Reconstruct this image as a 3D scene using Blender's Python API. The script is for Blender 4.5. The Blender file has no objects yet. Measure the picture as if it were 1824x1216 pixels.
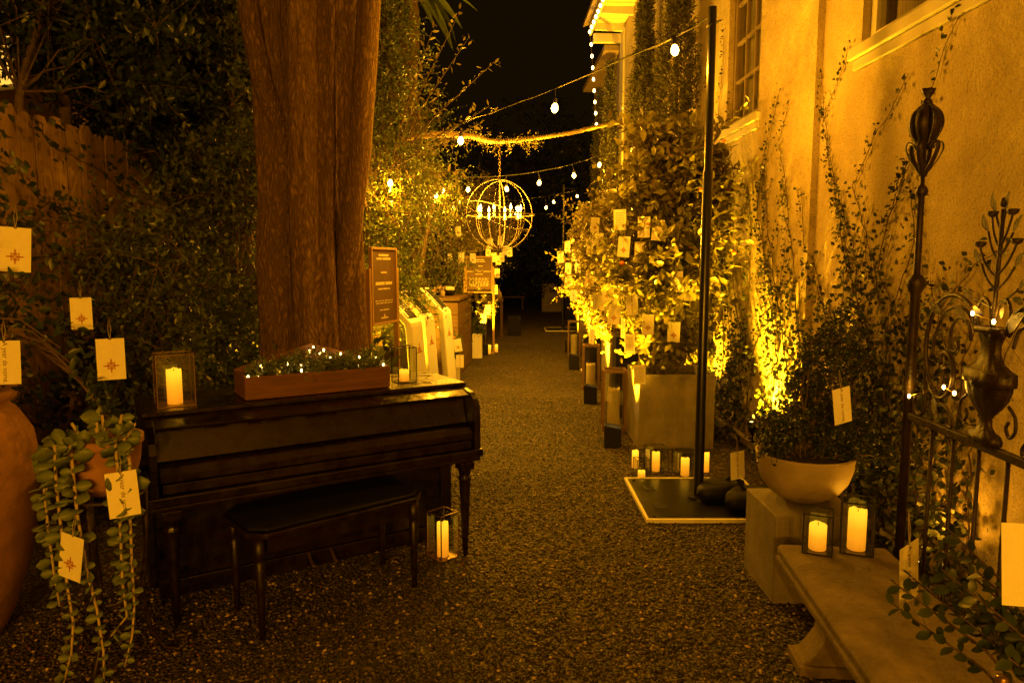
import bpy, math, random
import numpy as np
from mathutils import Vector, Matrix, Euler

# ------------------------------------------------------------------ camera, world, exposure
scene = bpy.context.scene
cam_data = bpy.data.cameras.new('camera')
cam = bpy.data.objects.new('camera', cam_data)
scene.collection.objects.link(cam)
cam.location = (0, 0, 1.62)
cam.rotation_euler = (math.radians(90) - math.atan(138 / 1260), 0, 0)
cam_data.sensor_width = 36
cam_data.lens = 36 * 1260 / 1824
cam_data.clip_start = 0.05
cam_data.clip_end = 500
scene.camera = cam

world = bpy.data.worlds.new('World')
scene.world = world
world.use_nodes = True
wbg = world.node_tree.nodes['Background']
wbg.inputs[0].default_value = (1.0, 0.50, 0.06, 1)      # night sky over a lamp-lit town
wbg.inputs[1].default_value = 0.007

scene.view_settings.view_transform = 'Standard'
scene.view_settings.look = 'None'
scene.view_settings.gamma = 1
scene.view_settings.exposure = 0
scene.view_settings.use_curve_mapping = False
scene.cycles.use_denoising = True
scene.cycles.sample_clamp_indirect = 3.0
scene.cycles.sample_clamp_direct = 0
scene.cycles.max_bounces = 6
scene.cycles.diffuse_bounces = 3
scene.cycles.glossy_bounces = 3
scene.cycles.transparent_max_bounces = 24
scene.cycles.caustics_reflective = False
scene.cycles.caustics_refractive = False
scene.cycles.use_light_tree = True

AMBER = (1.0, 0.465, 0.008)     # wall and tree uplights
STRING = (1.0, 0.385, 0.010)    # overhead filament bulbs
WARM = (1.0, 0.45, 0.02)
rnd = random.Random(7)
rng = np.random.default_rng(11)
col = scene.collection
R = math.radians

# ------------------------------------------------------------------ materials
MATS = {}
def mat(name, c, rough=0.6, var=0.25, scale=8.0, bump=0.0, bscale=60.0, metal=0.0, spec=0.5,
        island=0.0, transl=0.0, emit=None, estr=0.0, coat=0.0, stretch=None, c2=None, detail=6.0):
    if name in MATS: return MATS[name]
    m = bpy.data.materials.new(name); m.use_nodes = True
    nt = m.node_tree; N = nt.nodes; L = nt.links
    b = N['Principled BSDF']; out = N['Material Output']
    tc = N.new('ShaderNodeTexCoord'); mp = N.new('ShaderNodeMapping')
    L.new(tc.outputs['Object'], mp.inputs['Vector'])
    if stretch: mp.inputs['Scale'].default_value = stretch
    nz = N.new('ShaderNodeTexNoise'); nz.inputs['Scale'].default_value = scale
    nz.inputs['Detail'].default_value = detail; nz.inputs['Roughness'].default_value = 0.65
    L.new(mp.outputs[0], nz.inputs['Vector'])
    rp = N.new('ShaderNodeValToRGB')
    rp.color_ramp.elements[0].position = 0.3; rp.color_ramp.elements[1].position = 0.7
    d = c2 if c2 else tuple(min(1, x * (1 + var)) for x in c)
    e = c if c2 else tuple(x * (1 - var) for x in c)
    rp.color_ramp.elements[0].color = (*e, 1); rp.color_ramp.elements[1].color = (*d, 1)
    L.new(nz.outputs['Fac'], rp.inputs['Fac'])
    src = rp.outputs['Color']
    if island > 0:
        g = N.new('ShaderNodeNewGeometry')
        hs = N.new('ShaderNodeHueSaturation')
        mr = N.new('ShaderNodeMapRange'); mr.inputs[3].default_value = 1 - island; mr.inputs[4].default_value = 1 + island
        L.new(g.outputs['Random Per Island'], mr.inputs[0]); L.new(mr.outputs[0], hs.inputs['Value'])
        mr2 = N.new('ShaderNodeMapRange'); mr2.inputs[3].default_value = 0.5 - island * 0.06; mr2.inputs[4].default_value = 0.5 + island * 0.04
        L.new(g.outputs['Random Per Island'], mr2.inputs[0]); L.new(mr2.outputs[0], hs.inputs['Hue'])
        L.new(src, hs.inputs['Color']); src = hs.outputs['Color']
    L.new(src, b.inputs['Base Color'])
    b.inputs['Roughness'].default_value = rough
    b.inputs['Metallic'].default_value = metal
    b.inputs['Specular IOR Level'].default_value = spec
    b.inputs['Coat Weight'].default_value = coat
    b.inputs['Coat Roughness'].default_value = 0.12
    if bump > 0:
        n2 = N.new('ShaderNodeTexNoise'); n2.inputs['Scale'].default_value = bscale; n2.inputs['Detail'].default_value = 5
        L.new(mp.outputs[0], n2.inputs['Vector'])
        bp = N.new('ShaderNodeBump'); bp.inputs['Strength'].default_value = bump; bp.inputs['Distance'].default_value = 0.01
        L.new(n2.outputs['Fac'], bp.inputs['Height']); L.new(bp.outputs[0], b.inputs['Normal'])
    if emit:
        b.inputs['Emission Color'].default_value = (*emit, 1); b.inputs['Emission Strength'].default_value = estr
    if transl > 0:
        t = N.new('ShaderNodeBsdfTranslucent'); L.new(src, t.inputs['Color'])
        mx = N.new('ShaderNodeMixShader'); mx.inputs[0].default_value = transl
        L.new(b.outputs[0], mx.inputs[1]); L.new(t.outputs[0], mx.inputs[2]); L.new(mx.outputs[0], out.inputs['Surface'])
    MATS[name] = m
    return m

def glass_mat():
    m = bpy.data.materials.new('clear_glass'); m.use_nodes = True
    N = m.node_tree.nodes; L = m.node_tree.links
    N.remove(N['Principled BSDF'])
    t = N.new('ShaderNodeBsdfTransparent'); t.inputs[0].default_value = (0.93, 0.94, 0.92, 1)
    g = N.new('ShaderNodeBsdfGlossy'); g.inputs['Roughness'].default_value = 0.03
    lw = N.new('ShaderNodeLayerWeight'); lw.inputs['Blend'].default_value = 0.5
    pw = N.new('ShaderNodeMath'); pw.operation = 'POWER'; pw.inputs[1].default_value = 4.0; L.new(lw.outputs['Facing'], pw.inputs[0])
    f = N.new('ShaderNodeMath'); f.operation = 'MULTIPLY_ADD'; f.inputs[1].default_value = 0.55; f.inputs[2].default_value = 0.045; L.new(pw.outputs[0], f.inputs[0])
    mx = N.new('ShaderNodeMixShader')
    L.new(f.outputs[0], mx.inputs[0]); L.new(t.outputs[0], mx.inputs[1]); L.new(g.outputs[0], mx.inputs[2])
    L.new(mx.outputs[0], N['Material Output'].inputs['Surface'])
    return m
GLASS = glass_mat()

def emission_mat(name, c, s):
    m = bpy.data.materials.new(name); m.use_nodes = True
    N = m.node_tree.nodes; L = m.node_tree.links
    N.remove(N['Principled BSDF'])
    e = N.new('ShaderNodeEmission'); e.inputs[0].default_value = (*c, 1); e.inputs[1].default_value = s
    L.new(e.outputs[0], N['Material Output'].inputs['Surface'])
    return m
BULB = emission_mat('lit_bulb', (1, 0.55, 0.10), 30)
TINY = emission_mat('lit_fairy_bulb', (1, 0.58, 0.14), 22)
FLAME = emission_mat('lit_flame_bulb', (1, 0.60, 0.15), 22)
LENS = emission_mat('lit_lens', (1, 0.60, 0.14), 18)

def wax_mat(name, s):
    # battery pillar candle: inner glow, brighter toward the top, painted as an emission ramp
    m = bpy.data.materials.new(name); m.use_nodes = True
    N = m.node_tree.nodes; L = m.node_tree.links
    b = N['Principled BSDF']; b.inputs['Base Color'].default_value = (0.75, 0.62, 0.38, 1); b.inputs['Roughness'].default_value = 0.5
    tc = N.new('ShaderNodeTexCoord'); sp = N.new('ShaderNodeSeparateXYZ'); L.new(tc.outputs['Generated'], sp.inputs[0])
    rp = N.new('ShaderNodeValToRGB'); L.new(sp.outputs['Z'], rp.inputs[0])
    rp.color_ramp.elements[0].position = 0.0; rp.color_ramp.elements[0].color = (0.5, 0.14, 0.004, 1)
    rp.color_ramp.elements[1].position = 0.85; rp.color_ramp.elements[1].color = (1.0, 0.52, 0.02, 1)
    e2 = rp.color_ramp.elements.new(0.5); e2.color = (0.78, 0.28, 0.008, 1)
    L.new(rp.outputs[0], b.inputs['Emission Color']); b.inputs['Emission Strength'].default_value = s
    return m
WAX_LIT = wax_mat('lit_wax', 1.5)

def stucco_mat():
    m = mat('cream_stucco', (0.38, 0.305, 0.185), 0.92, c2=(0.58, 0.49, 0.32), scale=1.6, detail=13, spec=0.2)
    N = m.node_tree.nodes; L = m.node_tree.links; b = N['Principled BSDF']; tc = [n for n in N if n.type == 'TEX_COORD'][0]
    n1 = N.new('ShaderNodeTexNoise'); n1.inputs['Scale'].default_value = 5; n1.inputs['Detail'].default_value = 3; L.new(tc.outputs['Object'], n1.inputs['Vector'])
    n2 = N.new('ShaderNodeTexNoise'); n2.inputs['Scale'].default_value = 55; n2.inputs['Detail'].default_value = 6; L.new(tc.outputs['Object'], n2.inputs['Vector'])
    ma = N.new('ShaderNodeMath'); ma.operation = 'MULTIPLY_ADD'; ma.inputs[1].default_value = 5.0; L.new(n1.outputs['Fac'], ma.inputs[0]); L.new(n2.outputs['Fac'], ma.inputs[2])
    bp = N.new('ShaderNodeBump'); bp.inputs['Strength'].default_value = 0.8; bp.inputs['Distance'].default_value = 0.008; L.new(ma.outputs[0], bp.inputs['Height']); L.new(bp.outputs[0], b.inputs['Normal'])
    # dark pits and specks in the trowelled coat
    n3 = N.new('ShaderNodeTexNoise'); n3.inputs['Scale'].default_value = 90; n3.inputs['Detail'].default_value = 2; L.new(tc.outputs['Object'], n3.inputs['Vector'])
    sr = N.new('ShaderNodeMapRange'); sr.inputs[1].default_value = .30; sr.inputs[2].default_value = .46; sr.inputs[3].default_value = .55; sr.inputs[4].default_value = 1.0; L.new(n3.outputs['Fac'], sr.inputs[0])
    mx = N.new('ShaderNodeMix'); mx.data_type = 'RGBA'; mx.blend_type = 'MULTIPLY'; mx.inputs['Factor'].default_value = 1
    old = b.inputs['Base Color'].links[0].from_socket; L.new(old, mx.inputs[6]); L.new(sr.outputs[0], mx.inputs[7]); L.new(mx.outputs[2], b.inputs['Base Color'])
    return m
M_STUCCO = stucco_mat()
M_TRIM = mat('painted_trim', (0.50, 0.46, 0.36), 0.6, 0.12, 5, 0.1, 40)
M_DTRIM = mat('window_wood', (0.20, 0.15, 0.10), 0.55, 0.2, 6, 0.1, 40)
M_PANE = mat('dark_pane', (0.02, 0.02, 0.02), 0.08, 0.1, 3, spec=0.6)
M_CURTAIN = mat('window_curtain', (0.30, 0.24, 0.17), 0.9, 0.3, 8, stretch=(1, 12, 0.3))
M_BLACK = mat('black_steel', (0.012, 0.012, 0.012), 0.28, 0.3, 20, 0.03, 90, metal=0.0, spec=0.6)
M_BLACKP = mat('black_plastic', (0.008, 0.007, 0.006), 0.6, 0.3, 20, 0.1, 120, spec=0.25)
M_IRON = mat('wrought_iron', (0.028, 0.017, 0.010), 0.42, 0.6, 22, 0.35, 110, metal=0.2, spec=0.35)
M_BRONZE = mat('bronze_ring', (0.055, 0.036, 0.016), 0.6, 0.25, 18, 0.1, 90, spec=0.3)
M_LANTERN = mat('lantern_wood', (0.17, 0.10, 0.05), 0.6, 0.3, 5, 0.15, 40, stretch=(8, 8, 0.8))
M_BRASS = mat('aged_brass', (0.30, 0.19, 0.07), 0.35, 0.25, 18, 0.1, 90, metal=0.8)
M_PIANO = mat('dark_mahogany', (0.010, 0.004, 0.002), 0.36, 0.5, 3, 0.04, 25, spec=0.25, coat=0.30, stretch=(0.6, 9, 9))
_n = M_PIANO.node_tree; _z = _n.nodes.new('ShaderNodeTexNoise'); _z.inputs['Scale'].default_value = 14; _z.inputs['Detail'].default_value = 9
_m = _n.nodes.new('ShaderNodeMapRange'); _m.inputs[1].default_value = .35; _m.inputs[2].default_value = .7; _m.inputs[3].default_value = .16; _m.inputs[4].default_value = .55
_n.links.new([x for x in _n.nodes if x.type == 'TEX_COORD'][0].outputs['Object'], _z.inputs['Vector']); _n.links.new(_z.outputs['Fac'], _m.inputs[0])
_n.links.new(_m.outputs[0], _n.nodes['Principled BSDF'].inputs['Roughness']); _n.links.new(_m.outputs[0], _n.nodes['Principled BSDF'].inputs['Coat Roughness'])
M_BENCHPAD = mat('black_leatherette', (0.006, 0.005, 0.004), 0.5, 0.2, 30, 0.2, 180, spec=0.15)
M_WOODBOX = mat('red_brown_wood', (0.13, 0.052, 0.022), 0.6, 0.45, 5, 0.25, 40, stretch=(0.8, 10, 10))
M_OAK = mat('oak_frame', (0.36, 0.22, 0.10), 0.55, 0.3, 5, 0.15, 40, stretch=(8, 8, 0.8))
M_PLANK = mat('dark_plank', (0.11, 0.06, 0.03), 0.65, 0.45, 6, 0.3, 40, stretch=(0.8, 8, 8))
M_FENCE = mat('weathered_cedar', (0.30, 0.19, 0.10), 0.8, 0.35, 5, 0.3, 40, stretch=(8, 8, 0.7))
M_CONC = mat('cast_concrete', (0.23, 0.20, 0.16), 0.85, 0.28, 5, 0.35, 70)
M_STONE = mat('worn_cast_stone', (0.17, 0.13, 0.085), 0.85, 0.5, 7, 0.5, 55, detail=9)
M_BOWL = mat('pale_ceramic', (0.34, 0.27, 0.18), 0.6, 0.18, 6, 0.12, 60)
M_TERRA = mat('terracotta', (0.32, 0.16, 0.075), 0.8, 0.3, 7, 0.25, 70)
M_CARD = mat('cream_card', (0.86, 0.82, 0.68), 0.8, 0.05, 30, 0.1, 200)
M_INK = mat('brown_ink', (0.16, 0.07, 0.03), 0.8, 0.2, 60)
M_GOLD = mat('gold_print', (0.42, 0.17, 0.06), 0.7, 0.2, 60)
M_BOARD = mat('brown_signboard', (0.13, 0.075, 0.045), 0.6, 0.1, 8)
M_LETTER = mat('cream_lettering', (0.72, 0.64, 0.46), 0.7, 0.05, 30)
M_WHITE = mat('white_lacquer', (0.78, 0.76, 0.70), 0.32, 0.05, 8, coat=0.3)
M_SCREEN = mat('dark_screen', (0.03, 0.03, 0.035), 0.12, 0.1, 4)
M_ROPE = mat('manila_rope', (0.50, 0.38, 0.20), 0.9, 0.3, 40, 0.5, 200)
M_TWINE = mat('twine', (0.40, 0.33, 0.22), 0.9, 0.2, 60)
M_CABLE = mat('black_cable', (0.02, 0.018, 0.015), 0.6, 0.2, 30)
def bark_mat():
    m = bpy.data.materials.new('rough_bark'); m.use_nodes = True
    N = m.node_tree.nodes; L = m.node_tree.links; b = N['Principled BSDF']; b.inputs['Roughness'].default_value = 0.95; b.inputs['Specular IOR Level'].default_value = 0.2
    tc = N.new('ShaderNodeTexCoord'); mp = N.new('ShaderNodeMapping'); mp.inputs['Scale'].default_value = (1, 1, 0.26); L.new(tc.outputs['Object'], mp.inputs['Vector'])
    nz = N.new('ShaderNodeTexNoise'); nz.inputs['Scale'].default_value = 9; nz.inputs['Detail'].default_value = 8; L.new(mp.outputs[0], nz.inputs['Vector'])
    ad = N.new('ShaderNodeVectorMath'); ad.operation = 'MULTIPLY_ADD'; ad.inputs[1].default_value = (.30, .30, .22); L.new(nz.outputs['Color'], ad.inputs[0]); L.new(mp.outputs[0], ad.inputs[2])
    v = N.new('ShaderNodeTexVoronoi'); v.feature = 'DISTANCE_TO_EDGE'; v.inputs['Scale'].default_value = 30; L.new(ad.outputs[0], v.inputs['Vector'])
    mr = N.new('ShaderNodeMapRange'); mr.inputs[2].default_value = 0.30; L.new(v.outputs['Distance'], mr.inputs[0])
    n2 = N.new('ShaderNodeTexNoise'); n2.inputs['Scale'].default_value = 48; n2.inputs['Detail'].default_value = 9; n2.inputs['Roughness'].default_value = .7; L.new(mp.outputs[0], n2.inputs['Vector'])
    hm = N.new('ShaderNodeMath'); hm.operation = 'MULTIPLY_ADD'; hm.inputs[1].default_value = 1.3; L.new(n2.outputs['Fac'], hm.inputs[0]); L.new(mr.outputs[0], hm.inputs[2])
    bp = N.new('ShaderNodeBump'); bp.inputs['Strength'].default_value = 1.0; bp.inputs['Distance'].default_value = 0.012; L.new(hm.outputs[0], bp.inputs['Height']); L.new(bp.outputs[0], b.inputs['Normal'])
    rp = N.new('ShaderNodeValToRGB'); rp.color_ramp.elements[0].color = (0.06, 0.034, 0.018, 1); rp.color_ramp.elements[1].color = (0.31, 0.19, 0.10, 1); rp.color_ramp.elements[1].position = 1.25 if False else 1.0
    sc = N.new('ShaderNodeMath'); sc.operation = 'MULTIPLY'; sc.inputs[1].default_value = 0.52; L.new(hm.outputs[0], sc.inputs[0]); L.new(sc.outputs[0], rp.inputs[0]); L.new(rp.outputs[0], b.inputs['Base Color'])
    return m
M_BARK = bark_mat()
M_TWIG = mat('grey_brown_twig', (0.10, 0.066, 0.038), 0.9, 0.4, 20, 0.4, 90)
M_PALESTEM = mat('pale_stem', (0.42, 0.33, 0.18), 0.8, 0.25, 20, 0.2, 90)
M_SOIL = mat('dark_soil', (0.03, 0.02, 0.013), 0.95, 0.4, 20, 0.8, 60)
M_WAX = mat('ivory_wax', (0.72, 0.62, 0.42), 0.5, 0.06, 6)
M_FRUIT = mat('orange_fruit', (0.62, 0.17, 0.02), 0.45, 0.2, 20, 0.2, 120)
def leafmat(name, c, rough=0.42, transl=0.25, island=0.45): return mat(name, c, rough, 0.2, 6, spec=0.5, island=island, transl=transl)
L_DARK = leafmat('leaf_dark', (0.034, 0.052, 0.016), 0.36)
L_MID = leafmat('leaf_mid', (0.10, 0.125, 0.03), 0.33)
L_LIGHT = leafmat('leaf_light', (0.20, 0.165, 0.055), 0.36)
L_CITRUS = leafmat('leaf_citrus', (0.145, 0.13, 0.04), 0.3, 0.3)
L_CYPRESS = leafmat('leaf_cypress', (0.10, 0.095, 0.035), 0.7, 0.15)
L_BOX = leafmat('leaf_boxwood', (0.026, 0.038, 0.013), 0.4, 0.15)
L_SUCC = leafmat('leaf_succulent', (0.13, 0.17, 0.075), 0.5, 0.1, 0.25)
L_VINE = leafmat('leaf_fig', (0.026, 0.034, 0.011), 0.45, 0.12)
L_AGAVE = leafmat('leaf_agave', (0.11, 0.15, 0.07), 0.5, 0.05, 0.2)
L_RUST = leafmat('leaf_rust', (0.22, 0.09, 0.03), 0.5, 0.2, 0.4)
L_FLOWER = leafmat('petal_cream', (0.60, 0.48, 0.34), 0.6, 0.3, 0.3)

# ------------------------------------------------------------------ mesh helpers
class MB:
    def __init__(s): s.v = []; s.f = []
    def add(s, vs, fs):
        n = len(s.v); s.v += [tuple(p) for p in vs]; s.f += [tuple(i + n for i in f) for f in fs]; return s
    def bx(s, x0, x1, y0, y1, z0, z1):
        return s.add([(x0,y0,z0),(x1,y0,z0),(x1,y1,z0),(x0,y1,z0),(x0,y0,z1),(x1,y0,z1),(x1,y1,z1),(x0,y1,z1)],
                     [(0,3,2,1),(4,5,6,7),(0,1,5,4),(1,2,6,5),(2,3,7,6),(3,0,4,7)])
    def bar(s, a, b, w, h=None, up=(0,0,1)):
        a = Vector(a); b = Vector(b); d = (b - a).normalized(); h = h or w
        u = Vector(up)
        if abs(d.dot(u)) > 0.98: u = Vector((0,1,0)) if abs(d.y) < 0.9 else Vector((1,0,0))
        x = d.cross(u).normalized() * w / 2; y = x.cross(d).normalized() * h / 2
        return s.add([a-x-y, a+x-y, a+x+y, a-x+y, b-x-y, b+x-y, b+x+y, b-x+y],
                     [(0,3,2,1),(4,5,6,7),(0,1,5,4),(1,2,6,5),(2,3,7,6),(3,0,4,7)])
    def tube(s, pts, r, n=8, closed=False, cap=True):
        P = [Vector(p) for p in pts]; k = len(P)
        rs = r if hasattr(r, '__len__') else [r] * k
        vs = []; prev = None
        for i in range(k):
            if closed: t = P[(i+1) % k] - P[i-1]
            else: t = P[min(i+1, k-1)] - P[max(i-1, 0)]
            t = t.normalized() if t.length > 1e-9 else Vector((0,0,1))
            if prev is None:
                u = Vector((0,0,1)) if abs(t.z) < 0.9 else Vector((1,0,0))
                a = t.cross(u).normalized()
            else:
                a = prev - t * prev.dot(t)
                a = a.normalized() if a.length > 1e-6 else t.cross(Vector((1,0,0.1))).normalized()
            prev = a; b = t.cross(a)
            for j in range(n):
                th = 2 * math.pi * j / n
                vs.append(P[i] + (a * math.cos(th) + b * math.sin(th)) * rs[i])
        fs = []
        for i in range(k if closed else k - 1):
            i2 = (i + 1) % k
            for j in range(n):
                j2 = (j + 1) % n
                fs.append((i*n+j, i*n+j2, i2*n+j2, i2*n+j))
        if cap and not closed:
            fs.append(tuple(range(n-1, -1, -1))); fs.append(tuple((k-1)*n + j for j in range(n)))
        return s.add(vs, fs)
    def lathe(s, prof, n=24, c=(0,0,0), flute=0.0, nf=0, sx=1.0, sy=1.0):
        vs = []; k = len(prof)
        for r, z in prof:
            for j in range(n):
                th = 2*math.pi*j/n
                rr = r * (1 + flute * math.cos(nf * th)) if nf else r
                vs.append((c[0] + rr*math.cos(th)*sx, c[1] + rr*math.sin(th)*sy, c[2] + z))
        fs = []
        for i in range(k-1):
            for j in range(n):
                j2 = (j+1) % n
                fs.append((i*n+j, i*n+j2, (i+1)*n+j2, (i+1)*n+j))
        if prof[0][0] > 1e-4: fs.append(tuple(range(n-1, -1, -1)))
        if prof[-1][0] > 1e-4: fs.append(tuple((k-1)*n + j for j in range(n)))
        return s.add(vs, fs)
    def prism(s, poly, fn, d0, d1):
        # poly: list of 2D points (counter-clockwise), fn(u, v, d) -> xyz
        n = len(poly)
        vs = [fn(u, v, d0) for u, v in poly] + [fn(u, v, d1) for u, v in poly]
        fs = [tuple(range(n-1, -1, -1)), tuple(range(n, 2*n))]
        fs += [(i, (i+1) % n, n + (i+1) % n, n + i) for i in range(n)]
        return s.add(vs, fs)
    def ball(s, c, r, n=12, m=8, sz=1.0):
        return s.lathe([(max(1e-5, r*math.sin(math.pi*i/m)), -r*sz*math.cos(math.pi*i/m)) for i in range(m+1)], n, c)
    def mesh(s, name, smooth=False):
        me = bpy.data.meshes.new(name); me.from_pydata(s.v, [], s.f); me.validate(); 
        bmfix(me)
        if smooth: me.polygons.foreach_set('use_smooth', [True]*len(me.polygons))
        me.update(); return me
    def build(s, name, m, parent=None, smooth=False, bevel=0.0, loc=None, rot=None, auto=None):
        me = s.mesh(name, smooth or auto is not None); me.materials.append(m)
        if auto is not None:
            me.set_sharp_from_angle(angle=R(auto))
        return link(name, me, parent, bevel, loc, rot)
import bmesh
def bmfix(me):
    b = bmesh.new(); b.from_mesh(me); bmesh.ops.remove_doubles(b, verts=b.verts, dist=2e-6); bmesh.ops.recalc_face_normals(b, faces=b.faces); b.to_mesh(me); b.free()
def link(name, me, parent=None, bevel=0.0, loc=None, rot=None):
    o = bpy.data.objects.new(name, me); col.objects.link(o)
    if parent: o.parent = parent
    if loc: o.location = loc
    if rot: o.rotation_euler = rot
    if bevel:
        bv = o.modifiers.new('bevel', 'BEVEL'); bv.width = bevel; bv.segments = 2; bv.limit_method = 'ANGLE'; bv.angle_limit = R(40)
    return o
def tag(o, label=None, cat=None, group=None, kind=None):
    if label: o['label'] = label
    if cat: o['category'] = cat
    if group: o['group'] = group
    if kind: o['kind'] = kind
    return o
def thing(name, label, cat, loc=(0,0,0), rz=0.0, group=None):
    o = bpy.data.objects.new(name, None); col.objects.link(o); o.empty_display_size = 0.1
    o.location = loc; o.rotation_euler = (0,0,rz)
    return tag(o, label, cat, group)
def copy_tree(o, parent=None, loc=None, rot=None, scale=None, label=None, group=None):
    c = o.copy(); col.objects.link(c); c.parent = parent
    if loc is not None: c.location = loc
    if rot is not None: c.rotation_euler = rot
    if scale is not None: c.scale = scale
    if label: c['label'] = label
    if group: c['group'] = group
    for ch in list(o.children): copy_tree(ch, c)
    return c
def lamp(name, kind, loc, power, parent=None, color=AMBER, radius=0.03, target=None, angle=60, blend=0.6):
    d = bpy.data.lights.new(name, kind); d.energy = power; d.color = color; d.shadow_soft_size = radius
    o = bpy.data.objects.new(name, d); col.objects.link(o); o.location = loc
    if kind == 'SPOT':
        d.spot_size = R(angle); d.spot_blend = blend
        o.rotation_euler = (Vector(target) - Vector(loc)).to_track_quat('-Z', 'Y').to_euler()
    if parent: o.parent = parent
    return o

# ------------------------------------------------------------------ foliage helpers
def unit(a): return a / np.maximum(np.linalg.norm(a, axis=-1, keepdims=True), 1e-9)
def leaf_mesh(name, P, Dv, Nv, S, m, width=0.5, fold=0.25, curl=0.1):
    """one mesh of many folded leaves; P base, Dv direction, Nv approximate normal, S length"""
    n = len(P); Dv = unit(Dv); X = unit(np.cross(Dv, Nv)); Nn = np.cross(X, Dv)
    w = S[:, None] * width * 0.5; S1 = S[:, None]
    mid = P + Dv*S1*0.45
    V = np.stack([P, mid - X*w + Nn*S1*fold*width*0.5, mid, mid + X*w + Nn*S1*fold*width*0.5,
                  P + Dv*S1*0.78 - X*w*0.62 - Nn*S1*curl*0.3, P + Dv*S1*0.78 + X*w*0.62 - Nn*S1*curl*0.3,
                  P + Dv*S1 - Nn*S1*curl], 1).reshape(-1, 3)
    base = np.arange(n)[:, None] * 7
    T = np.array([[0,2,1],[0,3,2],[1,2,4],[2,6,4],[2,3,5],[2,5,6]])
    F = (base[:, None, :] + T[None]).reshape(-1, 3)
    me = bpy.data.meshes.new(name)
    me.vertices.add(len(V)); me.vertices.foreach_set('co', V.ravel())
    me.loops.add(F.size); me.loops.foreach_set('vertex_index', F.ravel().astype(np.int32))
    me.polygons.add(len(F)); me.polygons.foreach_set('loop_start', (np.arange(len(F))*3).astype(np.int32))
    me.materials.append(m); me.update(calc_edges=True)
    return me
def sprays(starts, dirs, L, per, lsize, droop=0.15, open_=0.9, t0=0.15, upright=0.7, jitter=0.35):
    """leaves set alternately along short twigs"""
    n = len(starts); d = unit(dirs); L = L if hasattr(L, '__len__') else np.full(n, L)
    u = unit(np.cross(d, np.array([0.13, 0.21, 1.0])[None] + rng.normal(0, .2, (n, 3)))); v = np.cross(d, u)
    t = np.linspace(t0, 1, per)[None, :] + rng.uniform(-.04, .04, (n, per))
    C = starts[:, None] + d[:, None] * (L[:, None] * t)[..., None]
    C[..., 2] -= (t**2) * droop * L[:, None]
    ang = np.arange(per)[None] * 2.4 + rng.uniform(0, 6.28, (n, 1)) + rng.normal(0, .3, (n, per))
    side = u[:, None]*np.cos(ang)[..., None] + v[:, None]*np.sin(ang)[..., None]
    D = d[:, None]*0.55 + side*open_ + rng.normal(0, jitter, (n, per, 3))
    Nn = np.array([0, 0, upright]) + rng.normal(0, .5, (n, per, 3))
    S = lsize * rng.uniform(.65, 1.25, (n, per)) * (1.05 - .25*t)
    ends = starts + d * L[:, None]; ends[:, 2] -= droop * L
    return C.reshape(-1, 3), D.reshape(-1, 3), Nn.reshape(-1, 3), S.ravel(), ends
def cat(*a): return [np.concatenate([x[i] for x in a]) for i in range(4)]
def rdir(n, up=0.0):
    v = rng.normal(size=(n, 3)); v = unit(v); v[:, 2] += up; return unit(v)
def clumps(centers, radii, per_clump, per, lsize, up=0.2, droop=0.15, flat=1.0):
    """leafy twigs growing outwards from clump centres"""
    A = []; TW = []
    for c, r in zip(centers, radii):
        n = max(2, int(per_clump))
        d = rdir(n, up); d[:, 2] *= flat; d = unit(d)
        st = np.array(c) + d * r * rng.uniform(0.0, .45, (n, 1))
        q = sprays(st, d, r * rng.uniform(.45, .8, n), per, lsize, droop)
        A.append(q[:4]); TW.append((st, q[4], np.array(c)))
    return cat(*A), TW
def twig_mesh(TW, m, r=0.004, every=3, name='twigs'):
    b = MB()
    for st, en, c in TW:
        for i in range(0, len(st), every):
            b.tube([c, st[i], en[i]], [r*1.3, r, r*.5], 4, cap=False)
    return b
def limb(b, pts, r0, r1, n=8):
    k = len(pts); b.tube(pts, [r0 + (r1-r0)*i/(k-1) for i in range(k)], n)
def wob(a, b, k, amp):
    a = np.array(a, float); b = np.array(b, float)
    out = []
    for i in range(k+1):
        t = i/k; p = a + (b-a)*t
        if 0 < i < k: p = p + rng.normal(0, amp, 3)
        out.append(tuple(p))
    return out
def single_leaf(name, l=1.0, w=0.5, fold=0.2, curl=0.15, tipw=0.75, m=None, thick=0.0):
    """one leaf, base at origin, along +Y, upper side +Z"""
    rows = [(0, .06), (.18, .62), (.42, 1.0), (.68, tipw), (.88, tipw*.55), (1, .02)]
    vs = []; fs = []
    for t, ww in rows:
        z = -curl * l * t * t
        vs += [(-ww*w*l/2, t*l, z + fold*ww*w*l/2), (0, t*l, z), (ww*w*l/2, t*l, z + fold*ww*w*l/2)]
    for i in range(len(rows)-1):
        a = i*3; fs += [(a, a+1, a+4, a+3), (a+1, a+2, a+5, a+4)]
    if thick:
        n = len(vs); vs += [(x*.8, y, z - thick*l) for x, y, z in vs]; fs += [tuple(i+n for i in reversed(f)) for f in fs]
        for i in range(len(rows)-1):
            a = i*3; fs += [(a, a+3, n+a+3, n+a), (a+5, a+2, n+a+2, n+a+5)]
    me = bpy.data.meshes.new(name); me.from_pydata(vs, [], fs); me.update()
    me.polygons.foreach_set('use_smooth', [True]*len(me.polygons)); me.materials.append(m)
    return me
def put_leaf(me, parent, p, d, n, s, name='leaf'):
    d = Vector(d).normalized(); n = Vector(n)
    x = d.cross(n)
    if x.length < 1e-3: x = d.cross(Vector((1, .2, .1)))
    x.normalize(); z = x.cross(d)
    o = bpy.data.objects.new(name, me); col.objects.link(o); o.parent = parent
    M = Matrix.Identity(4)
    for i in range(3): M[i][0] = x[i]*s; M[i][1] = d[i]*s; M[i][2] = z[i]*s; M[i][3] = p[i]
    o.matrix_local = M
    return o

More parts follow.
